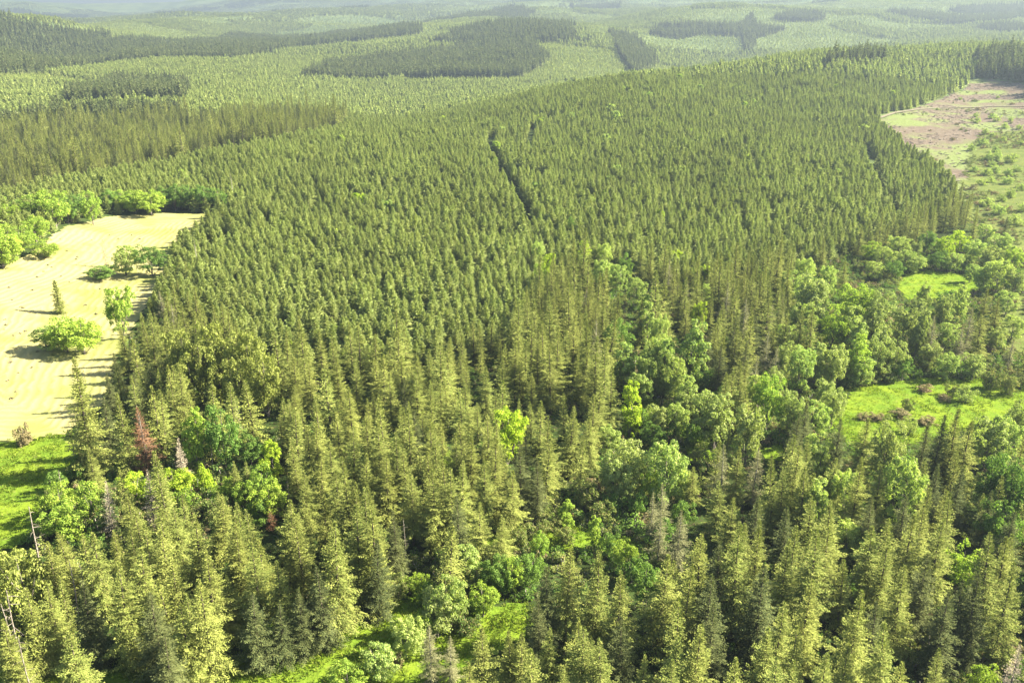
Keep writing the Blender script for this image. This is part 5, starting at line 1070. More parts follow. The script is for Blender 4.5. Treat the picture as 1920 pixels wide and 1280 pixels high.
 ('shrub', 'd', 's', -16.8, 146.1, 6.0, 6.2, 'deep green bush, second nearest left of the bushy grass clearing', 'bushes of the clearings and slopes'),
 ('shrub', 'b', 's', -11.1, 139.6, 6.0, 6.2, 'mixed green bush, nearest left of the bushy grass clearing', 'bushes of the clearings and slopes'),
 ('shrub', 'b', 's', -9.1, 138.0, 4.8, 6.2, 'mixed green bush, nearest in front of the bushy grass clearing', 'bushes of the clearings and slopes'),
 ('shrub', 'B', 's', -21.5, 128.4, 3.0, 5.0, 'low brown bush, nearest right of the lowest grass clearing', 'bushes of the clearings and slopes'),
 ('shrub', 'd', 's', -56.2, 126.2, 4.8, 6.2, 'deep green bush, third nearest left of the lowest grass clearing', 'bushes of the clearings and slopes'),
 ('shrub', 'd', 's', -76.1, 128.8, 4.8, 6.2, 'deep green bush, nearest right of the bottom left corner', 'bushes of the clearings and slopes'),
 ('shrub', 'd', 's', -86.4, 136.1, 4.8, 5.0, 'deep green bush, nearest in front of the tall bleached pole at the edge', 'bushes of the clearings and slopes'),
 ('shrub', 'b', 's', -75.6, 157.1, 4.8, 5.0, 'mixed green bush, nearest right of the tall bleached pole at the edge', 'bushes of the clearings and slopes'),
 ('shrub', 'd', 's', -110.7, 188.6, 6.0, 6.2, 'deep green bush, nearest right of the shaded lawn corner', 'bushes of the clearings and slopes'),
 ('shrub', 'm', 's', -68.3, 184.3, 6.0, 7.5, 'bright green bush, fourth nearest right of the bright shrub belt', 'bushes of the clearings and slopes'),
 ('shrub', 'b', 's', -69.1, 176.9, 6.0, 7.5, 'mixed green bush, third nearest right of the bright shrub belt', 'bushes of the clearings and slopes'),
 ('shrub', 'm', 's', -76.4, 180.4, 6.0, 7.5, 'bright green bush, nearest right of the bright shrub belt', 'bushes of the clearings and slopes'),
 ('shrub', 'b', 's', -90.1, 178.1, 7.2, 7.5, 'mixed green bush, nearest left of the bright shrub belt', 'bushes of the clearings and slopes'),
 ('shrub', 'b', 's', -91.7, 174.1, 6.0, 7.5, 'mixed green bush, second nearest left of the bright shrub belt', 'bushes of the clearings and slopes'),
 ('shrub', 'm', 's', -96.8, 167.5, 7.2, 8.8, 'bright green bush, fourth nearest left of the bright shrub belt', 'bushes of the clearings and slopes'),
 ('broad', 'd', 'r', -57.5, 173.2, 8.4, 7.5, 'small deep green leafy tree, fourth nearest right of the bright shrub belt', 'single leafy trees of the valley and field'),
 ('broad', 'm', 'r', -62.5, 180.3, 8.4, 7.5, 'small bright green leafy tree, second nearest right of the bright shrub belt', 'single leafy trees of the valley and field'),
 ('shrub', 'b', 's', -54.8, 178.9, 7.2, 6.2, 'mixed green bush, fifth nearest right of the bright shrub belt', 'bushes of the clearings and slopes'),
 ('broad', 'a', 'r', 167.4, 384.9, 12.0, 11.2, 'light green leafy tree, fourth nearest behind the small far meadow', 'single leafy trees of the valley and field'),
 ('broad', 'm', 'r', 168.2, 399.0, 10.8, 10.0, 'bright green leafy tree, sixth nearest behind the small far meadow', 'single leafy trees of the valley and field'),
 ('broad', 'a', 'r', 177.9, 386.7, 10.8, 10.0, 'light green leafy tree, second nearest behind the small far meadow', 'single leafy trees of the valley and field'),
 ('broad', 'a', 'r', 182.2, 383.2, 8.4, 10.0, 'small light green leafy tree, nearest behind the small far meadow', 'single leafy trees of the valley and field'),
 ('broad', 'd', 'r', 193.1, 387.9, 9.6, 10.0, 'deep green leafy tree, third nearest behind the small far meadow', 'single leafy trees of the valley and field'),
 ('broad', 'a', 'r', 199.5, 386.0, 9.6, 10.0, 'light green leafy tree, fifth nearest behind the small far meadow', 'single leafy trees of the valley and field'),
 ('broad', 'a', 'r', 213.8, 396.5, 12.0, 11.2, 'light green leafy tree, ninth nearest behind the small far meadow', 'single leafy trees of the valley and field'),
 ('broad', 'w', 'r', 215.4, 385.2, 12.0, 11.2, 'pale leafy tree, fifth nearest right of the small far meadow', 'single leafy trees of the valley and field'),
 ('broad', 'a', 'r', 233.8, 411.6, 12.0, 11.2, 'light green leafy tree, seventh nearest right of the small far meadow', 'single leafy trees of the valley and field'),
 ('broad', 'm', 'r', 225.4, 383.8, 12.0, 11.2, 'bright green leafy tree, sixth nearest right of the small far meadow', 'single leafy trees of the valley and field'),
 ('broad', 'a', 'r', 234.9, 428.6, 10.8, 10.0, 'light green leafy tree, thirteenth nearest behind the small far meadow', 'single leafy trees of the valley and field'),
 ('broad', 'w', 'r', 208.6, 350.2, 12.0, 11.2, 'pale leafy tree, fourth nearest right of the small far meadow', 'single leafy trees of the valley and field'),
 ('broad', 'a', 'r', 194.5, 329.0, 10.8, 10.0, 'light green leafy tree, nearest in front of the small far meadow', 'single leafy trees of the valley and field'),
 ('broad', 'w', 'r', 170.7, 292.1, 9.6, 8.8, 'pale leafy tree, seventh nearest right of the broadest pale tree', 'single leafy trees of the valley and field'),
 ('broad', 'a', 'r', 182.8, 302.6, 9.6, 8.8, 'light green leafy tree, fourth nearest in front of the small far meadow', 'single leafy trees of the valley and field'),
 ('broad', 'a', 'r', 156.5, 294.3, 10.8, 8.8, 'light green leafy tree, fifth nearest right of the broadest pale tree', 'single leafy trees of the valley and field'),
 ('broad', 'w', 'r', 139.5, 273.1, 10.8, 8.8, 'pale leafy tree, eighth nearest behind the big right-hand meadow', 'single leafy trees of the valley and field'),
 ('broad', 'a', 'r', 142.0, 266.7, 9.6, 8.8, 'light green leafy tree, seventh nearest behind the big right-hand meadow', 'single leafy trees of the valley and field'),
 ('broad', 'w', 'r', 150.8, 267.0, 9.6, 8.8, 'pale leafy tree, nearest right of the big right-hand meadow', 'single leafy trees of the valley and field'),
 ('shrub', 'b', 's', 152.5, 259.2, 7.2, 7.5, 'mixed green bush, fourth nearest right of the big right-hand meadow', 'bushes of the clearings and slopes'),
 ('shrub', 'b', 's', 157.0, 254.9, 7.2, 7.5, 'mixed green bush, fifth nearest right of the big right-hand meadow', 'bushes of the clearings and slopes'),
 ('broad', 'w', 'r', 140.1, 285.2, 12.0, 8.8, 'pale leafy tree, ninth nearest in front of the broadest pale tree', 'single leafy trees of the valley and field'),
 ('broad', 'a', 'r', 112.4, 260.2, 12.0, 8.8, 'light green leafy tree, nearest behind the big right-hand meadow', 'single leafy trees of the valley and field'),
 ('broad', 'a', 'r', 108.0, 263.1, 10.8, 8.8, 'light green leafy tree, fourth nearest behind the big right-hand meadow', 'single leafy trees of the valley and field'),
 ('broad', 'a', 'r', 95.7, 286.2, 13.2, 8.8, 'light green leafy tree, seventh nearest in front of the broadest pale tree', 'single leafy trees of the valley and field'),
 ('broad', 'w', 'r', 88.8, 266.7, 13.2, 8.8, 'pale leafy tree, nearest behind the dark streamside timber', 'single leafy trees of the valley and field'),
 ('broad', 'w', 'r', 81.2, 248.5, 12.0, 8.8, 'pale leafy tree, nearest right of the dark streamside timber', 'single leafy trees of the valley and field'),
 ('broad', 'w', 'c', 155.0, 320.2, 9.6, 7.5, 'pale leafy tree, fourth nearest right of the broadest pale tree', 'single leafy trees of the valley and field'),
 ('broad', 'd', 'r', 61.5, 254.5, 9.6, 8.8, 'deep green leafy tree, second nearest left of the dark streamside timber', 'single leafy trees of the valley and field'),
 ('broad', 'd', 'r', 64.5, 242.2, 9.6, 8.8, 'deep green leafy tree, nearest left of the dark streamside timber', 'single leafy trees of the valley and field'),
 ('broad', 'a', 'r', 25.9, 214.5, 8.4, 7.5, 'small light green leafy tree, third nearest left of the brushy stream gap', 'single leafy trees of the valley and field'),
 ('shrub', 'b', 's', 17.8, 184.5, 7.2, 7.5, 'mixed green bush, nearest behind the small sunlit glade', 'bushes of the clearings and slopes'),
 ('shrub', 'b', 's', 11.9, 170.2, 4.8, 6.2, 'mixed green bush, nearest in front of the small sunlit glade', 'bushes of the clearings and slopes'),
 ('broad', 'a', 'r', 57.4, 260.7, 14.4, 8.8, 'light green leafy tree, fourth nearest left of the dark streamside timber', 'single leafy trees of the valley and field'),
 ('broad', 'a', 'r', 38.8, 246.8, 10.8, 8.8, 'light green leafy tree, nearest behind the narrow green nook', 'single leafy trees of the valley and field'),
 ('shrub', 'd', 's', 37.2, 228.9, 8.4, 7.5, 'deep green bush, nearest in front of the narrow green nook', 'bushes of the clearings and slopes'),
 ('broad', 'm', 'r', -220.7, 456.4, 20.0, 11.6, 'leafy tree with visible trunk standing free on the hay field edge', 'single leafy trees of the valley and field'),
 ('broad', 'm', 'r', -229.6, 435.4, 21.2, 18.6, 'bright green tree, second nearest in front of the far end of the hay field', 'single leafy trees of the valley and field'),
 ('broad', 'm', 'r', -240.3, 434.5, 15.9, 14.0, 'bright green tree, third nearest in front of the far end of the hay field', 'single leafy trees of the valley and field'),
 ('broad', 'm', 'r', -201.8, 487.3, 15.4, 18.6, 'tall bright green leafy tree, nearest left of the far end of the hay field', 'single leafy trees of the valley and field'),
 ('broad', 'm', 'r', -211.4, 489.0, 14.3, 15.5, 'bright green leafy tree, second nearest left of the far end of the hay field', 'single leafy trees of the valley and field'),
 ('broad', 'm', 'r', -244.3, 421.5, 11.8, 14.0, 'bright green tree, fourth nearest in front of the far end of the hay field', 'single leafy trees of the valley and field'),
 ('broad', 'm', 'r', -216.6, 362.9, 20.8, 18.6, 'tall bright green leafy tree, third nearest behind the pale hay field', 'single leafy trees of the valley and field'),
 ('broad', 'm', 'r', -227.5, 371.6, 18.7, 17.1, 'tall bright green leafy tree, fourth nearest behind the pale hay field', 'single leafy trees of the valley and field'),
 ('broad', 'm', 'r', -222.1, 388.6, 12.8, 15.5, 'bright green tree, sixth nearest in front of the far end of the hay field', 'single leafy trees of the valley and field'),
 ('broad', 'm', 'r', -223.9, 405.5, 13.0, 15.5, 'bright green tree, fifth nearest in front of the far end of the hay field', 'single leafy trees of the valley and field'),
 ('broad', 'm', 'r', -210.7, 385.8, 9.2, 14.0, 'bright green tree, seventh nearest in front of the far end of the hay field', 'single leafy trees of the valley and field'),
 ('broad', 'd', 'r', -178.6, 368.2, 7.1, 14.0, 'deep green leafy clump under the grey-pink dead fir on the hay field', 'single leafy trees of the valley and field'),
 ('broad', 'a', 'r', -171.3, 377.3, 15.3, 14.0, 'tall light green leafy tree, second nearest behind the pale hay field', 'single leafy trees of the valley and field'),
 ('broad', 'd', 'r', -159.9, 377.8, 14.9, 14.7, 'deep green leafy tree, nearest behind the pale hay field', 'single leafy trees of the valley and field'),
 ('broad', 'm', 'r', -139.5, 296.9, 21.7, 11.6, 'tall full leafy tree between the hay field and the fir plantation', 'single leafy trees of the valley and field'),
 ('broad', 'm', 'r', -153.0, 282.2, 14.1, 14.7, 'bright green leafy tree, second nearest in front of the pale hay field', 'single leafy trees of the valley and field'),
 ('broad', 'm', 'r', -146.2, 281.2, 13.2, 15.5, 'bright green leafy tree, nearest right of the pale hay field', 'single leafy trees of the valley and field'),
 ('broad', 'a', 'r', -159.7, 283.0, 8.7, 10.8, 'small light green leafy tree, nearest in front of the pale hay field', 'single leafy trees of the valley and field'),
 ('broad', 'd', 'r', -225.6, 487.7, 13.6, 12.4, 'deep green leafy tree, fourth nearest left of the far end of the hay field', 'single leafy trees of the valley and field'),
 ('broad', 'm', 'r', -219.0, 489.6, 13.4, 12.4, 'bright green leafy tree, third nearest left of the far end of the hay field', 'single leafy trees of the valley and field'),
 ('broad', 'd', 'r', -193.1, 500.3, 15.8, 12.4, 'tall deep green leafy tree, second nearest behind the far end of the hay field', 'single leafy trees of the valley and field'),
 ('broad', 'd', 'r', -186.2, 502.6, 16.5, 14.0, 'tall deep green leafy tree, third nearest behind the far end of the hay field', 'single leafy trees of the valley and field'),
 ('broad', 'd', 'r', -177.2, 503.2, 15.3, 14.0, 'tall deep green leafy tree, nearest right of the far end of the hay field', 'single leafy trees of the valley and field'),
 ('broad', 'd', 'r', -168.9, 503.4, 14.1, 12.4, 'deep green leafy tree, second nearest right of the far end of the hay field', 'single leafy trees of the valley and field'),
 ('broad', 'd', 'r', -198.3, 497.9, 13.9, 12.4, 'deep green leafy tree, nearest behind the far end of the hay field', 'single leafy trees of the valley and field'),
 ('broad', 'd', 'r', -231.9, 466.1, 14.2, 12.4, 'deep green leafy tree, fifth nearest left of the far end of the hay field', 'single leafy trees of the valley and field'),
 ('broad', 'd', 'r', -229.7, 449.5, 14.3, 12.4, 'deep green leafy tree, nearest in front of the far end of the hay field', 'single leafy trees of the valley and field'),
 ('broad', 'd', 'r', -248.5, 436.9, 11.2, 14.0, 'deep green leafy tree, sixth nearest left of the far end of the hay field', 'single leafy trees of the valley and field'),
 ('broad', 'm', 'r', -284.3, 482.1, 12.6, 14.0, 'bright green leafy tree, seventh nearest left of the far end of the hay field', 'single leafy trees of the valley and field'),
 ('shrub', 'C', 's', -130.6, 212.0, 7.0, 6.6, 'reddish-brown round bush where the hay field meets the lawn', 'bushes of the clearings and slopes'),
 ('dead', 'rust', '', -91.9, 198.0, 18.0, 0.0, 'rust-brown dead fir with bare lower trunk among green firs near the lawn', 'dead firs with dry branches'),
 ('dead', 'grey', '', -79.4, 187.6, 15.0, 0.0, 'bleached dead fir, nearest behind the bright shrub belt', 'dead firs with dry branches'),
 ('dead', 'grey', '', -80.8, 172.0, 15.0, 0.0, 'bleached dead fir, nearest in front of the bright shrub belt', 'dead firs with dry branches'),
 ('dead', 'grey', '', -88.7, 168.9, 14.0, 0.0, 'bleached dead fir, second nearest in front of the bright shrub belt', 'dead firs with dry branches'),
 ('dead', 'dull', '', -184.2, 386.9, 13.0, 0.0, 'dull grey-pink dead fir rising from a clump on the hay field', 'dead firs with dry branches'),
 ('dead', 'grey', '', 83.8, 118.5, 15.0, 0.0, 'bleached dead fir, nearest in front of the bottom right corner', 'dead firs with dry branches'),
 ('dead', 'rust', '', -54.2, 171.8, 7.0, 0.0, 'rust-brown dead fir, nearest right of the bright shrub belt', 'dead firs with dry branches'),
 ('dead', 'dull', '', 27.7, 313.0, 15.0, 0.0, 'dull brown dead fir, nearest in front of the upper leafy strip', 'dead firs with dry branches'),
 ('dead', 'gsnag', '', -142.8, 387.2, 14.0, 0.0, 'grey dead fir, nearest behind the pale hay field', 'dead firs with dry branches'),
 ('dead', 'gsnag', '', -166.7, 524.2, 17.0, 0.0, 'thin grey half-dead fir at the far corner of the hay field', 'dead firs with dry branches'),
 ('dead', 'grey', '', -76.7, 222.8, 10.0, 0.0, 'bleached dead fir, nearest in front of the yellow-green grove', 'dead firs with dry branches'),
 ('snag', '', '', -103.8, 178.8, 11.0, 0.0, 'bare trunk, nearest left of the bright shrub belt', 'bare standing trunks'),
 ('snag', '', '', -93.8, 148.2, 20.0, 0.0, 'tall bleached bare pole standing against the shaded lawn', 'bare standing trunks'),
 ('snag', '', '', -76.2, 199.5, 15.0, 0.0, 'bare trunk, nearest right of the rust-brown dead fir', 'bare standing trunks'),
 ('snag', '', '', -84.8, 123.8, 19.0, 0.0, 'bare trunk, nearest behind the bottom left corner', 'bare standing trunks'),
 ('snag', '', '', -85.3, 122.9, 17.0, 0.0, 'bare trunk, nearest left of the bottom left corner', 'bare standing trunks'),
 ('snag', '', '', -81.9, 137.7, 15.0, 0.0, 'bare trunk, second nearest behind the bottom left corner', 'bare standing trunks'),
 ('snag', '', '', -82.0, 141.6, 12.0, 0.0, 'bare trunk, nearest right of the tall bleached pole at the edge', 'bare standing trunks'),
 ('snag', '', '', -81.3, 119.1, 13.0, 0.0, 'bare trunk, nearest in front of the bottom left corner', 'bare standing trunks'),
 ('snag', '', '', 91.6, 179.5, 12.0, 0.0, 'bare grey forked snag below a pale leafy tree', 'bare standing trunks'),
 ('snag', '', '', -51.9, 178.6, 9.0, 0.0, 'bare trunk, nearest right of the bright shrub belt', 'bare standing trunks'),
 ('snag', '', '', -22.8, 160.6, 11.0, 0.0, 'bare trunk, nearest behind the bushy grass clearing', 'bare standing trunks'),
 ('shrub', 'S', 's', 422.5, 822.2, 4.4, 7.6, 'light green bush, fourth nearest behind the logged brown slope', 'bushes of the clearings and slopes'),
 ('shrub', 'S', 's', 429.7, 809.7, 5.5, 9.5, 'light green bush, third nearest behind the logged brown slope', 'bushes of the clearings and slopes'),
 ('shrub', 'S', 's', 436.8, 789.7, 4.4, 7.6, 'light green bush, sixth nearest right of the logged brown slope', 'bushes of the clearings and slopes'),
 ('shrub', 'S', 's', 407.8, 790.2, 5.5, 9.5, 'light green bush, nearest behind the logged brown slope', 'bushes of the clearings and slopes'),
 ('shrub', 'S', 's', 426.9, 794.7, 5.5, 9.5, 'light green bush, second nearest behind the logged brown slope', 'bushes of the clearings and slopes'),
 ('shrub', 'S', 's', 415.6, 757.5, 5.5, 9.5, 'light green bush, fourth nearest right of the logged brown slope', 'bushes of the clearings and slopes'),
 ('shrub', 'S', 's', 422.2, 748.9, 4.4, 7.6, 'light green bush, fifth nearest right of the logged brown slope', 'bushes of the clearings and slopes'),
 ('shrub', 'S', 's', 386.3, 734.1, 5.5, 9.5, 'light green bush, second nearest right of the logged brown slope', 'bushes of the clearings and slopes'),
 ('shrub', 'S', 's', 386.3, 721.1, 4.4, 7.6, 'light green bush, nearest right of the logged brown slope', 'bushes of the clearings and slopes'),
 ('shrub', 'S', 's', 362.5, 689.9, 6.6, 11.4, 'light green bush, nearest in front of the logged brown slope', 'bushes of the clearings and slopes'),
 ('shrub', 'S', 's', 345.1, 670.7, 5.5, 9.5, 'light green bush, third nearest in front of the logged brown slope', 'bushes of the clearings and slopes'),
 ('shrub', 'S', 's', 358.4, 659.4, 5.5, 9.5, 'light green bush, fourth nearest in front of the logged brown slope', 'bushes of the clearings and slopes'),
 ('shrub', 'S', 's', 340.3, 625.8, 7.7, 13.3, 'light green bush, seventh nearest in front of the logged brown slope', 'bushes of the clearings and slopes'),
 ('shrub', 'S', 's', 337.2, 630.9, 5.5, 9.5, 'light green bush, sixth nearest in front of the logged brown slope', 'bushes of the clearings and slopes'),
 ('shrub', 'S', 's', 346.4, 617.6, 6.6, 11.4, 'light green bush, eighth nearest in front of the logged brown slope', 'bushes of the clearings and slopes'),
 ('shrub', 'S', 's', 356.0, 631.0, 4.4, 7.6, 'light green bush, fifth nearest in front of the logged brown slope', 'bushes of the clearings and slopes'),
 ('shrub', 'S', 's', 330.2, 609.5, 4.4, 7.6, 'light green bush, ninth nearest in front of the logged brown slope', 'bushes of the clearings and slopes'),
 ('shrub', 'S', 's', 312.4, 582.4, 5.5, 9.5, 'light green bush, thirteenth nearest in front of the logged brown slope', 'bushes of the clearings and slopes'),
 ('shrub', 'S', 's', 322.0, 588.9, 5.5, 9.5, 'light green bush, twelfth nearest in front of the logged brown slope', 'bushes of the clearings and slopes'),
 ('shrub', 'S', 's', 324.7, 576.6, 5.5, 9.5, 'light green bush, fourteenth nearest in front of the logged brown slope', 'bushes of the clearings and slopes'),
 ('shrub', 'S', 's', 311.5, 553.7, 5.5, 9.5, 'light green bush, sixteenth nearest in front of the logged brown slope', 'bushes of the clearings and slopes'),
 ('shrub', 'S', 's', 305.5, 560.4, 4.4, 7.6, 'light green bush, fifteenth nearest in front of the logged brown slope', 'bushes of the clearings and slopes'),
 ('shrub', 'S', 's', 296.2, 519.9, 5.5, 9.5, 'light green bush, sixth nearest behind the small far meadow', 'bushes of the clearings and slopes'),
 ('shrub', 'S', 's', 310.3, 534.7, 4.4, 7.6, 'light green bush, eighteenth nearest in front of the logged brown slope', 'bushes of the clearings and slopes'),
 ('shrub', 'S', 's', 335.0, 587.6, 4.4, 7.6, 'light green bush, eleventh nearest in front of the logged brown slope', 'bushes of the clearings and slopes'),
 ('shrub', 'S', 's', 310.7, 595.4, 4.4, 7.6, 'light green bush, tenth nearest in front of the logged brown slope', 'bushes of the clearings and slopes'),
 ('shrub', 'S', 's', 386.3, 679.7, 4.4, 7.6, 'light green bush, second nearest in front of the logged brown slope', 'bushes of the clearings and slopes'),
 ('shrub', 'S', 's', 383.8, 699.7, 4.4, 7.6, 'light green bush, third nearest right of the logged brown slope', 'bushes of the clearings and slopes'),
 ('shrub', 'S', 's', 295.7, 554.0, 4.4, 7.6, 'light green bush, seventeenth nearest in front of the logged brown slope', 'bushes of the clearings and slopes'),
 ('shrub', 'S', 's', 287.2, 512.5, 4.4, 7.6, 'light green bush, fifth nearest behind the small far meadow', 'bushes of the clearings and slopes'),
 ('shrub', 'S', 's', 285.3, 487.4, 5.5, 9.5, 'light green bush, third nearest behind the small far meadow', 'bushes of the clearings and slopes'),
 ('shrub', 'S', 's', 273.6, 502.7, 5.5, 9.5, 'light green bush, fourth nearest behind the small far meadow', 'bushes of the clearings and slopes'),
 ('shrub', 'S', 's', 270.6, 484.7, 6.6, 11.4, 'light green bush, second nearest behind the small far meadow', 'bushes of the clearings and slopes'),
 ('shrub', 'S', 's', 268.5, 461.1, 6.6, 11.4, 'light green bush, nearest behind the small far meadow', 'bushes of the clearings and slopes'),
 ('shrub', 'S', 's', 455.9, 925.1, 3.3, 5.7, 'low light green bush, fifth nearest behind the logged brown slope', 'bushes of the clearings and slopes'),
 ('shrub', 'S', 's', 493.4, 924.8, 3.3, 5.7, 'low light green bush, sixth nearest behind the logged brown slope', 'bushes of the clearings and slopes'),
]
CLODS = [(-206.7,442.5),(-200.5,438.5),(-196.8,446.1),(-190.2,439.8),(-209.0,402.1),(-200.3,392.4),(-201.4,395.9),(-202.8,374.8),(-194.3,365.4),(-195.3,343.0),(-186.7,340.9),(-196.0,329.3),(-189.8,323.6),(-188.6,322.8),(-184.1,318.9),(-187.9,308.8),(-177.6,294.6),(-183.2,299.2),(-176.4,297.3),(-203.7,341.8),(-205.2,376.7),(-202.6,367.5),(-219.4,418.0),(-209.3,428.5),(-173.3,354.9),(-169.7,333.3),(-186.6,382.4),(-188.1,359.4),(-201.4,359.6),(-170.3,282.5),(-169.3,291.1),(-165.8,270.6),(-184.9,303.9),(-176.0,299.8),(-158.8,262.0),(-157.1,267.0),(-158.5,255.2),(-150.3,242.0),(-151.8,247.2),(-162.6,281.4),(-157.7,311.1),(-161.2,323.4)]

# ---------------------------------------------------------------- prototypes of the single trees
M['fir_dark'] = leaf_material('dark_fir_needles', (.07, .09, .034), (.095, .11, .04), (.12, .13, .045), .22)  # darker needle colour of the dark green firs
M['fir_grey'] = leaf_material('lichen_fir_needles', (.14, .15, .065), (.165, .165, .075), (.2, .19, .1), .22)
PROTO = {}
def proto(key, wood, crown, bark, leaf):
    PROTO.setdefault(key, []).append((wood.mesh('trunk', [M[bark]]), crown.mesh('crown', [M[leaf]])))
for i in range(6):
    proto('fir_n', *fir_shape(10 + i, fine=1.25, spray=.48, H=26, rad=5.0 + .35 * (i % 3), base=.04 + .05 * (i % 3), whorl=.85, per=7, gappy=.10 + .05 * (i % 3), droop=.8 + .2 * (i % 3)), 'bark', 'fir')
for i in range(3):
    proto('fir_d', *fir_shape(30 + i, fine=1.25, spray=.48, H=26, rad=5.2, base=.05, whorl=.85, per=7, gappy=.1), 'bark', 'fir_dark')
    proto('fir_g', *fir_shape(40 + i, 26, 5.0, .08, whorl=.95, gappy=.2, per=6, fine=1.2, spray=.46, droop=1.2), 'grey_bark', 'fir_grey')
    proto('fir_y', *fir_shape(50 + i, fine=1.25, spray=.48, H=26, rad=5.4, base=.05, whorl=.85, per=7, gappy=.08), 'bark', 'fir')
for i in range(2):
    proto('fir_s', *fir_shape(60 + i, fine=1.25, spray=.48, H=26, rad=3.9, base=.2, whorl=.9, gappy=.2), 'bark', 'fir')
proto('fir_f', *fir_shape(65, 20, 4.0, .02, gappy=.02, whorl=.5, taper=.7, spray=.75), 'bark', 'fir')
LEAF = {'m': 'maple', 'a': 'alder', 'w': 'willow', 'c': 'cottonwood', 'd': 'dark_leaf', 'l': 'lime', 'b': 'brush', 'B': 'brown_leaf', 'C': 'brown_leaf', 'S': 'alder'}
for k, lf in LEAF.items():
    for f in 'rcs':
        for i in range(2):
            sd = 100 + ord(k) * 7 + i * 3 + ord(f)
            if f == 'r': g = broad_shape(sd, 12, 4.9, .03, 95, 75, .36, 'airy' if k == 'w' else 'round', 8, clump=1.0)
            elif f == 'c': g = broad_shape(sd, 14, 3.6, .03, 85, 70, .40, 'column', 8, clump=1.15)
            else: g = broad_shape(sd, 5, 3.7, .0, 45, 60, .30, 'shrub', 7, clump=1.1)
            proto('leaf_' + k + f, *g, 'pale_bark', lf)
proto('dead_rust', *fir_shape(71, 26, 5.0, .12, per=6, gappy=.12, spray=.6, dead=1, wide=1.5), 'snag', 'rust')
proto('dead_grey', *fir_shape(72, 26, 4.0, .06, per=5, gappy=.15, spray=.55, dead=1), 'snag', 'grey_needle')
proto('dead_dull', *fir_shape(73, 26, 5.0, .15, per=5, gappy=.2, spray=.55, dead=1), 'grey_bark', 'brown_leaf')
proto('dead_gsnag', *fir_shape(74, 26, 2.6, .1, per=4, gappy=.3, spray=.5, dead=1), 'grey_bark', 'fir_grey')
for i in range(4):
    t, b = snag_shape(80 + i, 14, 18, 1.1 + .3 * i)
    PROTO.setdefault('snag', []).append((t.mesh('trunk', [M['snag']]), b.mesh('branches', [M['snag']])))
NOM = {'fir_f': 20, 'snag': 14}
CAT = {'fir': ('fir_tree', 'fir tree'), 'broad': ('broadleaf_tree', 'tree'), 'shrub': ('shrub', 'shrub'), 'dead': ('dead_fir', 'dead tree'), 'snag': ('snag', 'dead tree')}
count = {}
def plant(kind, look, form, x, y, h, w, label, group):
    key = {'fir': 'fir_' + look, 'broad': 'leaf_' + look + form, 'shrub': 'leaf_' + look + form, 'dead': 'dead_' + look, 'snag': 'snag'}[kind]
    c = count[key] = count.get(key, -1) + 1
    ms = PROTO[key][c % len(PROTO[key])]
    name, cat = CAT[kind]
    root = bpy.data.objects.new(name, None); COL.objects.link(root)
    root.empty_display_size = .5
    root.location = (x, y, float(ground_z(x, y)))
    if kind in ('broad', 'shrub'):
        H, W = {'r': (12, 9.8), 'c': (14, 7.6), 's': (5, 7.4)}[form]
        root.scale = (w / W, w / W * random.uniform(.88, 1.1), h / H)
    else:
        s = h / NOM.get(key, 26); q = s * random.uniform(.9, 1.12) * (1.12 if h < 20 and kind == 'fir' else 1)
        root.scale = (q, q, s)
    root.rotation_euler = (random.gauss(0, .02), random.gauss(0, .02), random.uniform(0, 6.28))
    names = ('trunk', 'branches') if kind == 'snag' else (('stems', 'foliage') if kind == 'shrub' else ('trunk', 'crown'))
    for nm, me in zip(names, ms):
        o = bpy.data.objects.new(nm, me); COL.objects.link(o); o.parent = root
    tag(root, label, cat, group)
    return root
for t in SINGLE: plant(*t)
taken = np.array([(t[3], t[4], (3.2 if t[0] == 'fir' else max(1.5, t[6] * .45))) for t in SINGLE])

# clods on the hay field
def clod(seed):
    r = np.random.default_rng(seed); g = Geo(); n = 26
    v = unit(r.normal(0, 1, (n, 3))); v[:, 2] = abs(v[:, 2])
    g.quads(blades(v * .25, unit(np.cross(v, r.normal(0, 1, (n, 3)))) + v * .3, r.uniform(.3, .6, n), r.uniform(.2, .4, n), v))
    return g.mesh('hay_clod', [M['clod']])
M['clod'] = bark_material('damp_hay', (.10, .09, .05), (.2, .17, .09))
cm = [clod(i) for i in range(3)]
for i, (x, y) in enumerate(CLODS):
    o = bpy.data.objects.new('hay_clod', cm[i % 3]); COL.objects.link(o)
    o.location = (x, y, float(ground_z(x, y)) + .15); o.rotation_euler.z = random.uniform(0, 6)
    s = random.uniform(.8, 1.5); o.scale = (s, s, s * .8)
    tag(o, 'small dark clod lying on the pale mown hay field', 'clod', 'dark clods dotted over the hay field')

# ---------------------------------------------------------------- forest masses
def far_protos(n, fn, bark, leaf, name):
    return [merge(*fn(i), name, M[bark], M[leaf]) for i in range(n)]
P_timber = [merge(*fir_shape(200 + i, 22, 4.5, .06, whorl=.85, per=6, fine=1.0, spray=.55), 'fir_form', M['bark'], M['fir']) for i in range(4)]
P_young = [merge(*fir_shape(220 + i, 12, 3.5, .04, whorl=.55, per=7, fine=1.0, spray=.62, gappy=.03, droop=.3, taper=.88, wide=1.6), 'young_form', M['bark'], M['young_fir']) for i in range(5)]
P_sapl = far_protos(4, lambda i: far_fir_shape(240 + i, 8, 2.0, .02, 11, 7), 'bark', 'plantation', 'sapling_form')
P_mid = far_protos(5, lambda i: far_fir_shape(260 + i, 12, 3.3, .04, 22, 10), 'bark', 'young_fir', 'young_far_form')
P_far = far_protos(5, lambda i: far_fir_shape(280 + i, 20, 3.3, .08, 24, 9), 'bark', 'far_fir', 'mature_form')
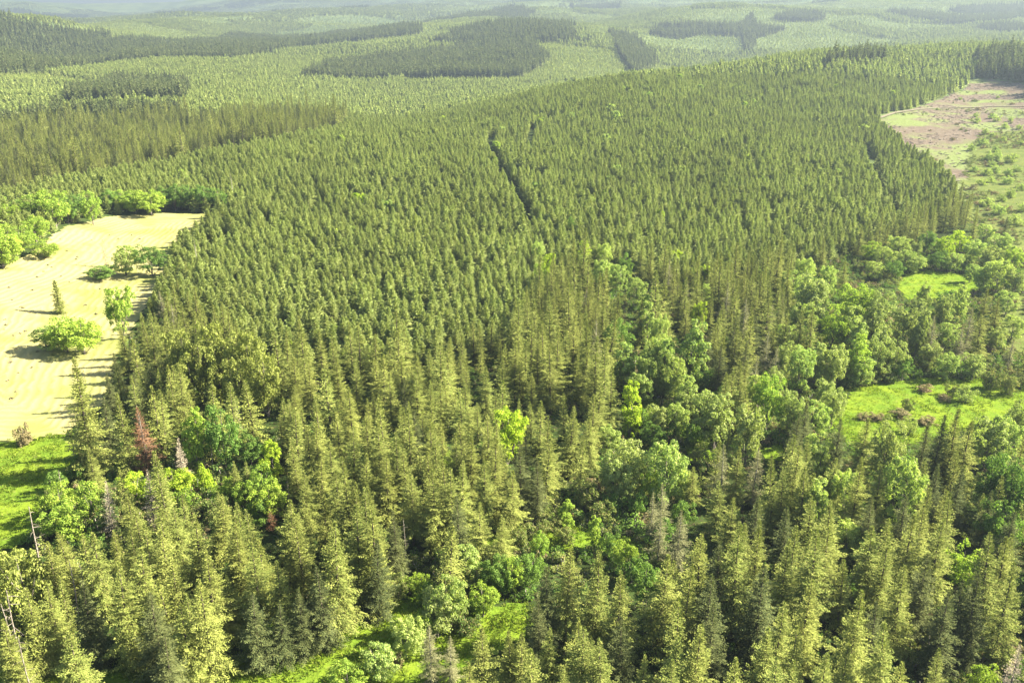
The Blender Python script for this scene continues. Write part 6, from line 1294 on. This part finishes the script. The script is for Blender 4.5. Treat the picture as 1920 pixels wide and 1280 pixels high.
P_mixd = [merge(*fir_shape(210 + i, 20, 4.0, .06, whorl=.9, per=6, fine=.9, spray=.6), 'dark_form', M['bark'], M['fir_dark']) for i in range(2)]
P_leaf = [merge(*broad_shape(300 + i, 11, 4.0, .05, 40, 40, .7, 'round', 6, clump=1.1), 'leafy_form', M['pale_bark'], M[('maple', 'alder', 'lime')[i % 3]]) for i in range(3)]
P_brush = [merge(*broad_shape(320 + i, 1.8, 1.5, .0, 14, 26, .24, 'shrub', 5, clump=1.5), 'brush_form', M['grey_bark'], M[('brush', 'brush', 'dark_leaf', 'brown_leaf')[i]]) for i in range(4)]

def jitter(x0, x1, y0, y1, s, j=.38):
    X, Y = np.meshgrid(np.arange(x0, x1, s), np.arange(y0, y1, s))
    X = X + (np.arange(X.shape[0]) % 2)[:, None] * s / 2
    return (X + rng.uniform(-j, j, X.shape) * s).ravel(), (Y + rng.uniform(-j, j, Y.shape) * s).ravel()
def ring(r0, r1, s, az=43):
    k = math.radians(az)
    X, Y = jitter(-r1 * math.sin(k), r1 * math.sin(k), r0 * .66 if r0 > 60 else 2, r1, s)
    R = np.hypot(X, Y); A = np.degrees(np.arctan2(X, Y))
    k = (R >= r0) & (R < r1) & (abs(A) < az)
    return X[k], Y[k]
def clear_of(X, Y, names, pad=0.0):
    k = np.ones(len(X), bool)
    for n in names:
        i = inside(AREA[n], X, Y)
        if pad: i |= edge_dist(AREA[n], X, Y) < pad
        k &= ~i
    return k
OPEN = ['hay', 'lawn', 'bottom', 'mid', 'nook', 'glade', 'right', 'tiny', 'right_far', 'scrub_edge', 'clearcut', 'scrub']
BRUSH = ['brush_a', 'brush_b', 'brush_c', 'brush_d', 'brush_e', 'brush_f', 'brush_g']
def off_singles(X, Y, f=1.0):
    k = np.ones(len(X), bool)
    for x, y, r in taken: k &= (X - x) ** 2 + (Y - y) ** 2 > (r * f) ** 2
    return k
def off_gaps(X, Y, w=3.4):
    k = np.ones(len(X), bool)
    for g in ('gap_a', 'gap_b', 'gap_c', 'gap_d', 'road', 'far_road'):
        k &= edge_dist(LINE[g], X, Y, False) > (w if g[0] == 'g' else 6)
    return k
def sees(X, Y, h):
    """drop trees that no camera near here could ever see, behind the ridges"""
    Z = ground_z(X, Y) + h; k = np.ones(len(X), bool)
    for t in np.linspace(.25, .985, 40):
        k &= 180 + (Z - 180) * t > ground_z(X * t, Y * t) + 4
    return k
def stand(X, Y, h, hv, wide=1.0, H=12.0):
    n = len(X); s = h / H * rng.lognormal(0, hv, n); q = s * wide * rng.uniform(.85, 1.2, n)
    return np.stack([X, Y, ground_z(X, Y) - .2], -1), np.stack([q, q, s], -1)

# timber among the single trees; none where it would stand between the clearing's rim and the open meadow
def meadow_sight(X, Y, h):
    k = np.ones(len(X), bool)
    for t in np.linspace(.15, 1.0, 7):
        f = 110 / (110 - h * t)
        for n in OPEN[:9]: k &= ~inside(AREA[n], X * f, Y * f)
    return k
X, Y = ring(40, 600, 6.0, 46)
k = inside(AREA['timber'], X, Y) & clear_of(X, Y, OPEN, 2.0) & clear_of(X, Y, BRUSH) & off_singles(X, Y)
X, Y = X[k], Y[k]; k = meadow_sight(X, Y, 18) & (rng.random(len(X)) < np.clip((np.hypot(X, Y) - 90) / 260, .3, .85)); X, Y = X[k], Y[k]
p, s = stand(X, Y, 15.5, .2, 1.0, 22)
mass('fir_forest', 'smaller olive firs filling in between the tall single trees', 'forest', p, s, P_timber, rng.integers(0, 4, len(p)))
print('timber', len(p))
# young plantation over the hill
X, Y = ring(220, 1080, 4.7, 40)
k = ~inside(AREA['timber'], X, Y) & clear_of(X, Y, OPEN, 1.0) & clear_of(X, Y, ['mature_a', 'mature_h', 'mature_g']) & off_singles(X, Y, .8) & off_gaps(X, Y)
k &= fbm(X, Y, 16, 51) > -.2
X, Y = X[k], Y[k]; k = sees(X, Y, 14); X, Y = X[k], Y[k]
hh = 10.0 + 5 * fbm(X, Y, 80, 52) + 3 * fbm(X, Y, 16, 53)
p, s = stand(X, Y, hh, .11)
R = np.hypot(X, Y)
mass('young_fir_forest', 'dense young light green firs covering the near hill', 'forest', p, s, P_young, rng.integers(0, 5, len(p)))
print('young', len(p))
# leafy trees scattered in the plantation
k = (rng.random(len(X)) < .010) & (R < 1050)
p2, s2 = stand(X[k], Y[k], 9.5, .15, 1.0, 11)
mass('leafy_saplings', 'bright leafy saplings scattered through the young firs', 'forest', p2, s2, P_leaf, rng.integers(0, 3, len(p2)))
# everything beyond
MAT = ['mature_a', 'mature_b', 'mature_c', 'mature_d', 'mature_e', 'mature_f', 'mature_g', 'mature_h', 'mature_i']
def beyond(r0, r1, s, tagname, grow):
    X, Y = ring(r0, r1, s, 37)
    k = clear_of(X, Y, ['clearcut', 'scrub']) & off_gaps(X, Y)
    X, Y = X[k], Y[k]; k = sees(X, Y, 22); X, Y = X[k], Y[k]
    wx, wy = wobble(X, Y, 9, 60)
    m = np.zeros(len(X), bool)
    for a in MAT: m |= inside(AREA[a], X + wx, Y + wy)
    n1 = fbm(X, Y, 480, 61); n2 = fbm(X, Y, 390, 63)
    m |= (n1 > .17) & (np.hypot(X, Y) > 2250)
    y = ~m & (n2 > -.03) | (~m & (np.hypot(X, Y) < 1700))
    sap = ~m & ~y
    for q, nm, lab, P, h, H, w in ((m, 'mature_forest', 'dark tall conifer stands', P_far, 21, 20, 1.0), (y, 'plantation_forest', 'paler even aged conifer stands', P_mid, 11.5, 12, 1.1), (sap, 'sapling_forest', 'light green replanted slopes of small conifers', P_sapl, 6.5, 8, 1.2)):
        if not q.any(): continue
        p_, s_ = stand(X[q], Y[q], h * (1 + .5 * fbm(X[q], Y[q], 90, 67)), .14, w * grow, H)
        mass(nm, lab + ' ' + tagname, 'forest', p_, s_, P, rng.integers(0, len(P), len(p_)), .02)
        print(nm, tagname, len(p_))
beyond(1080, 2250, 6.3, 'on the plain behind the near hill', 1.15)
X, Y = ring(560, 1080, 5.6, 38); k = inside(AREA['mature_a'], X, Y) | inside(AREA['mature_h'], X, Y) | inside(AREA['mature_g'], X, Y)
X, Y = X[k], Y[k]; k = sees(X, Y, 22); X, Y = X[k], Y[k]
p, s = stand(X, Y, 17 + 9 * fbm(X, Y, 40, 70), .2, 1.0, 21)
mass('mixed_forest', 'tall mixed dark and olive firs just behind the hay field rise', 'forest', p, s, P_timber + P_mixd, rng.integers(0, 6, len(p)))
beyond(2250, 4500, 10.5, 'on the middle hills', 1.35)
beyond(4500, 10000, 22.0, 'on the farthest hazy hills', 2.2)

# undergrowth and grass
X, Y = ring(60, 480, 2.5, 44)
b = ~clear_of(X, Y, BRUSH)
k = inside(AREA['timber'], X, Y) & clear_of(X, Y, OPEN) & (b | (rng.random(len(X)) < .6)) & off_singles(X, Y, .3)
X, Y, b = X[k], Y[k], b[k]
p, s = stand(X, Y, np.where(b, 2.0, 1.5) * (1 + 1.6 * fbm(X, Y, 12, 81)), .25, 1.1, 1.8)
mass('undergrowth', 'low mixed brush and brambles under and between the trees', 'undergrowth', p, s, P_brush, rng.choice([0, 1, 2, 3], len(p), p=[.34, .3, .27, .09]), .1)
X, Y = ring(320, 1150, 4.2, 40)
k = inside(AREA['scrub'], X, Y) | (inside(AREA['clearcut'], X, Y) & (rng.random(len(X)) < .05)) | inside(AREA['scrub_edge'], X, Y)
k &= fbm(X, Y, 30, 83) > -.06
p, s = stand(X[k], Y[k], 1.6, .35, 1.4, 1.8)
mass('slope_brush', 'low green brush spread over the lower logged slope', 'undergrowth', p, s, P_brush, rng.choice([0, 1, 3], len(p)), .1)
tufts = [tuft_shape(i, 18, .55).mesh('tuft_form', [M['grass']]) for i in range(3)]
XX, YY = [], []
for a, sp in (('bottom', .9), ('mid', 1.0), ('lawn', 1.2), ('right', 1.4), ('nook', 1.3), ('glade', 1.3), ('tiny', 1.3), ('right_far', 2.2)):
    P = np.array(AREA[a]); X, Y = jitter(P[:, 0].min() - 3, P[:, 0].max() + 3, P[:, 1].min() - 3, P[:, 1].max() + 3, sp, .5)
    k = (inside(AREA[a], X, Y) | (edge_dist(AREA[a], X, Y) < 1.5)) & (np.hypot(X, Y) < 480) & (abs(np.degrees(np.arctan2(X, Y))) < 48)
    k &= fbm(X, Y, 3.0, 91) > -.12
    XX.append(X[k]); YY.append(Y[k])
X, Y = np.concatenate(XX), np.concatenate(YY)
p, s = stand(X, Y, 1.0 * (1 + 1.2 * fbm(X, Y, 7, 92)), .25, 1.3, 1.0); p[:, 2] += .2
mass('grass', 'long bright green grass of the meadows', 'grass', p, s, tufts, rng.integers(0, 3, len(p)), .12)
print('grass', len(p))

# ---------------------------------------------------------------- slash left on the logged slope
slash = Geo()
X, Y = ring(450, 1150, 5.0, 40)
k = inside(AREA['clearcut'], X, Y) & ~inside(AREA['scrub'], X, Y) & (fbm(X, Y, 25, 95) > -.02) & (edge_dist(LINE['road'], X, Y, False) > 5)
for x, y in zip(X[k], Y[k]):
    a = rng.uniform(0, 6.28); L = rng.uniform(1, 4); z = float(ground_z(x, y)) + .55
    d = np.array([math.cos(a), math.sin(a), rng.normal(0, .08)])
    slash.tube([np.array([x, y, z]) - d * L / 2, np.array([x, y, z]) + d * L / 2], [rng.uniform(.12, .3)] * 2, 4)
so = bpy.data.objects.new('slash_debris', slash.mesh('slash_debris', [M['snag']])); COL.objects.link(so)
tag(so, 'grey broken branches and logs strewn over the brown logged slope', 'logging debris', kind='stuff')

# ---------------------------------------------------------------- the air
hz = bpy.data.materials.new('haze'); nt, N, L = nodes(hz)
pv = N('ShaderNodeVolumePrincipled'); pv.inputs['Color'].default_value = (.215, .262, .315, 1); pv.inputs['Density'].default_value = HAZE
pv.inputs['Anisotropy'].default_value = .35
o = N('ShaderNodeOutputMaterial'); L(pv.outputs[0], o.inputs['Volume'])
x0, x1, y0, y1, z0, z1 = GX[0] - 60, GX[-1] + 60, GY[0] - 60, GY[-1] + 60, float(GZ.min()) - 3, float(GZ.max()) + 60
v = [(x, y, z) for x in (x0, x1) for y in (y0, y1) for z in (z0, z1)]
me = bpy.data.meshes.new('haze'); me.from_pydata(v, [], [(0, 1, 3, 2), (4, 6, 7, 5), (0, 4, 5, 1), (2, 3, 7, 6), (0, 2, 6, 4), (1, 5, 7, 3)]); me.materials.append(hz); me.update()
ho = bpy.data.objects.new('haze', me); COL.objects.link(ho); tag(ho, kind='stuff')
